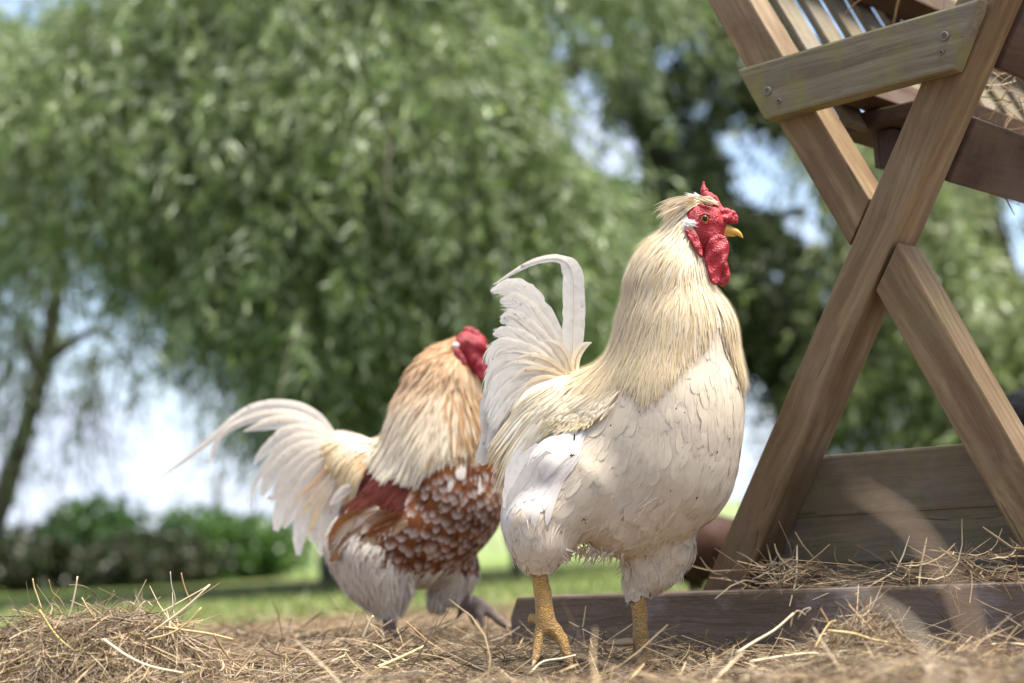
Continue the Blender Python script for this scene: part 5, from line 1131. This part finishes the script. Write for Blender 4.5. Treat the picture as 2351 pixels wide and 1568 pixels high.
tail2([(1580, 680), (1430, 650), (1290, 720), (1160, 850), (1070, 1000), (980, 1030)], 30, [40, 75, 85, 85, 75, 40, 8], rag=.09)
tail2([(1590, 700), (1450, 700), (1320, 790), (1200, 930), (1110, 1090), (1050, 1300)], 26, [40, 75, 85, 85, 80, 65, 22], rag=.07)
tail2([(1600, 720), (1470, 750), (1360, 850), (1260, 1000), (1180, 1150), (1120, 1280)], 20, [40, 70, 80, 80, 70, 50, 12], rag=.09)
tail2([(1610, 760), (1500, 830), (1400, 960), (1310, 1130), (1250, 1320), (1240, 1505)], 22, [40, 70, 75, 75, 68, 55, 18], rag=.06)
tail2([(1620, 800), (1530, 900), (1450, 1040), (1390, 1200), (1360, 1340), (1370, 1400)], 12, [40, 65, 75, 75, 60, 40, 12], rag=.08)
tail2([(1640, 850), (1570, 980), (1510, 1130), (1470, 1290), (1440, 1420), (1445, 1510)], 6, [40, 60, 70, 70, 60, 45, 15], rag=.08)
tail2([(1480, 760), (1380, 900), (1290, 980), (1215, 1060)], 0, [10, 20, 18, 12, 3], (.76, .52, .33), (.80, .62, .42), S=16)
tail2([(1540, 800), (1440, 940), (1330, 1080), (1270, 1190)], -4, [16, 30, 28, 20, 3], (.78, .68, .58), (.80, .64, .38), S=16)
tail2([(1560, 850), (1470, 1000), (1390, 1150), (1330, 1320)], -8, [16, 34, 32, 24, 4], (.78, .70, .62), (.78, .60, .32), S=16)
tail2([(1690, 930), (1620, 970), (1560, 1030), (1505, 1090)], -40, [30, 45, 42, 30, 5], (.80, .75, .72), (.80, .75, .72), S=14, rag=.1)

# ------------------------------------------------------------------ two hens far behind, mostly hidden
def hen(label, D, cu, cv, R, col, tailcol):
    H = Bird(D); g = H.P(cu, cv); root = thing('hen', label, 'hen', (g.x, g.y, 0), 'hens far behind')
    gy = cv + (g.z) / H.k
    pr = (H.chain([(cu - .5 * R, cv + .1 * R, -10, R * .72), (cu + .35 * R, cv - .12 * R, 0, R * .80), (cu + 1.0 * R, cv - .45 * R, 5, R * .32)], R * .5)
          + H.chain([(cu - .7 * R, cv, -8, R * .5), (cu - 1.15 * R, cv + .25 * R, -8, R * .3), (cu - 1.45 * R, cv + .6 * R, -8, R * .22)], R * .3)
          + H.chain([(cu - .1 * R, cv + .6 * R, -R * .3, R * .3), (cu - .1 * R, cv + 1.0 * R, -R * .3, R * .09), (cu - .1 * R, gy, -R * .3, R * .08)], R * .1) + H.chain([(cu + .1 * R, cv + .6 * R, R * .3, R * .3), (cu + .1 * R, cv + 1.0 * R, R * .3, R * .09), (cu + .1 * R, gy, R * .3, R * .08)], R * .1))
    V, Q = cones_mesh(pr, H.k * R * .06); up = np.clip((V[:, 2] - V[:, 2].min()) / (V[:, 2].max() - V[:, 2].min()), 0, 1)
    mesh_np('body', V, Q, M['plume'], root, col=np.tile(np.array(col), (len(V), 1)) * (1 + .25 * (vnoise(V[:, 0] * 3, V[:, 2] * 3, 14, 30) - .5))[:, None])
    bv = make_bvh((V, Q)); fe = Feathers(6, 'round'); P_, N_ = surf_samples(V, Q, 900); fw = flow_fn([(cu, cv, 1, .35), (cu + R, cv, 1, .1), (cu - R, cv, .8, .6)])
    for i in range(900):
        if P_[i][2] < g.z - .55 * R * H.k: continue
        fe.add(walk(bv, Vector(P_[i]), Vector(N_[i]), fw, R * H.k * .45, 6, .001, .006, None, random.gauss(0, .15)), R * H.k * .12, vv(col, .2), vv(col, .25), vv(tailcol, .2), 1, .2)
    fe.build('plumage', M['plume'], root)
    for k in range(5): vane('tail_feather', H, [(cu + .9 * R, cv - .4 * R, 5 * k - 10), (cu + 1.3 * R, cv - (.6 + .08 * k) * R, 6 * k - 12), (cu + 1.6 * R, cv - (.7 + .14 * k) * R, 7 * k - 14)], [R * .12, R * .16, R * .05], M['plume'], root, tailcol, tailcol, 10)
    hd = H.chain([(cu - 1.45 * R, cv + .6 * R, -8, R * .2), (cu - 1.62 * R, cv + .75 * R, -8, R * .17)], R * .05); V, Q = cones_mesh(hd, H.k * R * .05); mesh_np('head', V, Q, M['red2'], root)
    horn('beak', H, [(cu - 1.7 * R, cv + .8 * R, -8, R * .08), (cu - 1.85 * R, cv + .9 * R, -8, R * .05), (cu - 1.95 * R, cv + 1.0 * R, -8, R * .01)], M['beak2'], root, 8)
hen('dark brown hen pecking, seen blurred between the white rooster and the rack leg', 4.6, 1598, 1266, 84, (.045, .020, .012), (.06, .027, .015))
hen('black bird with rounded back at the right edge behind the rack', 3.9, 2412, 962, 96, (.020, .019, .021), (.03, .029, .03))
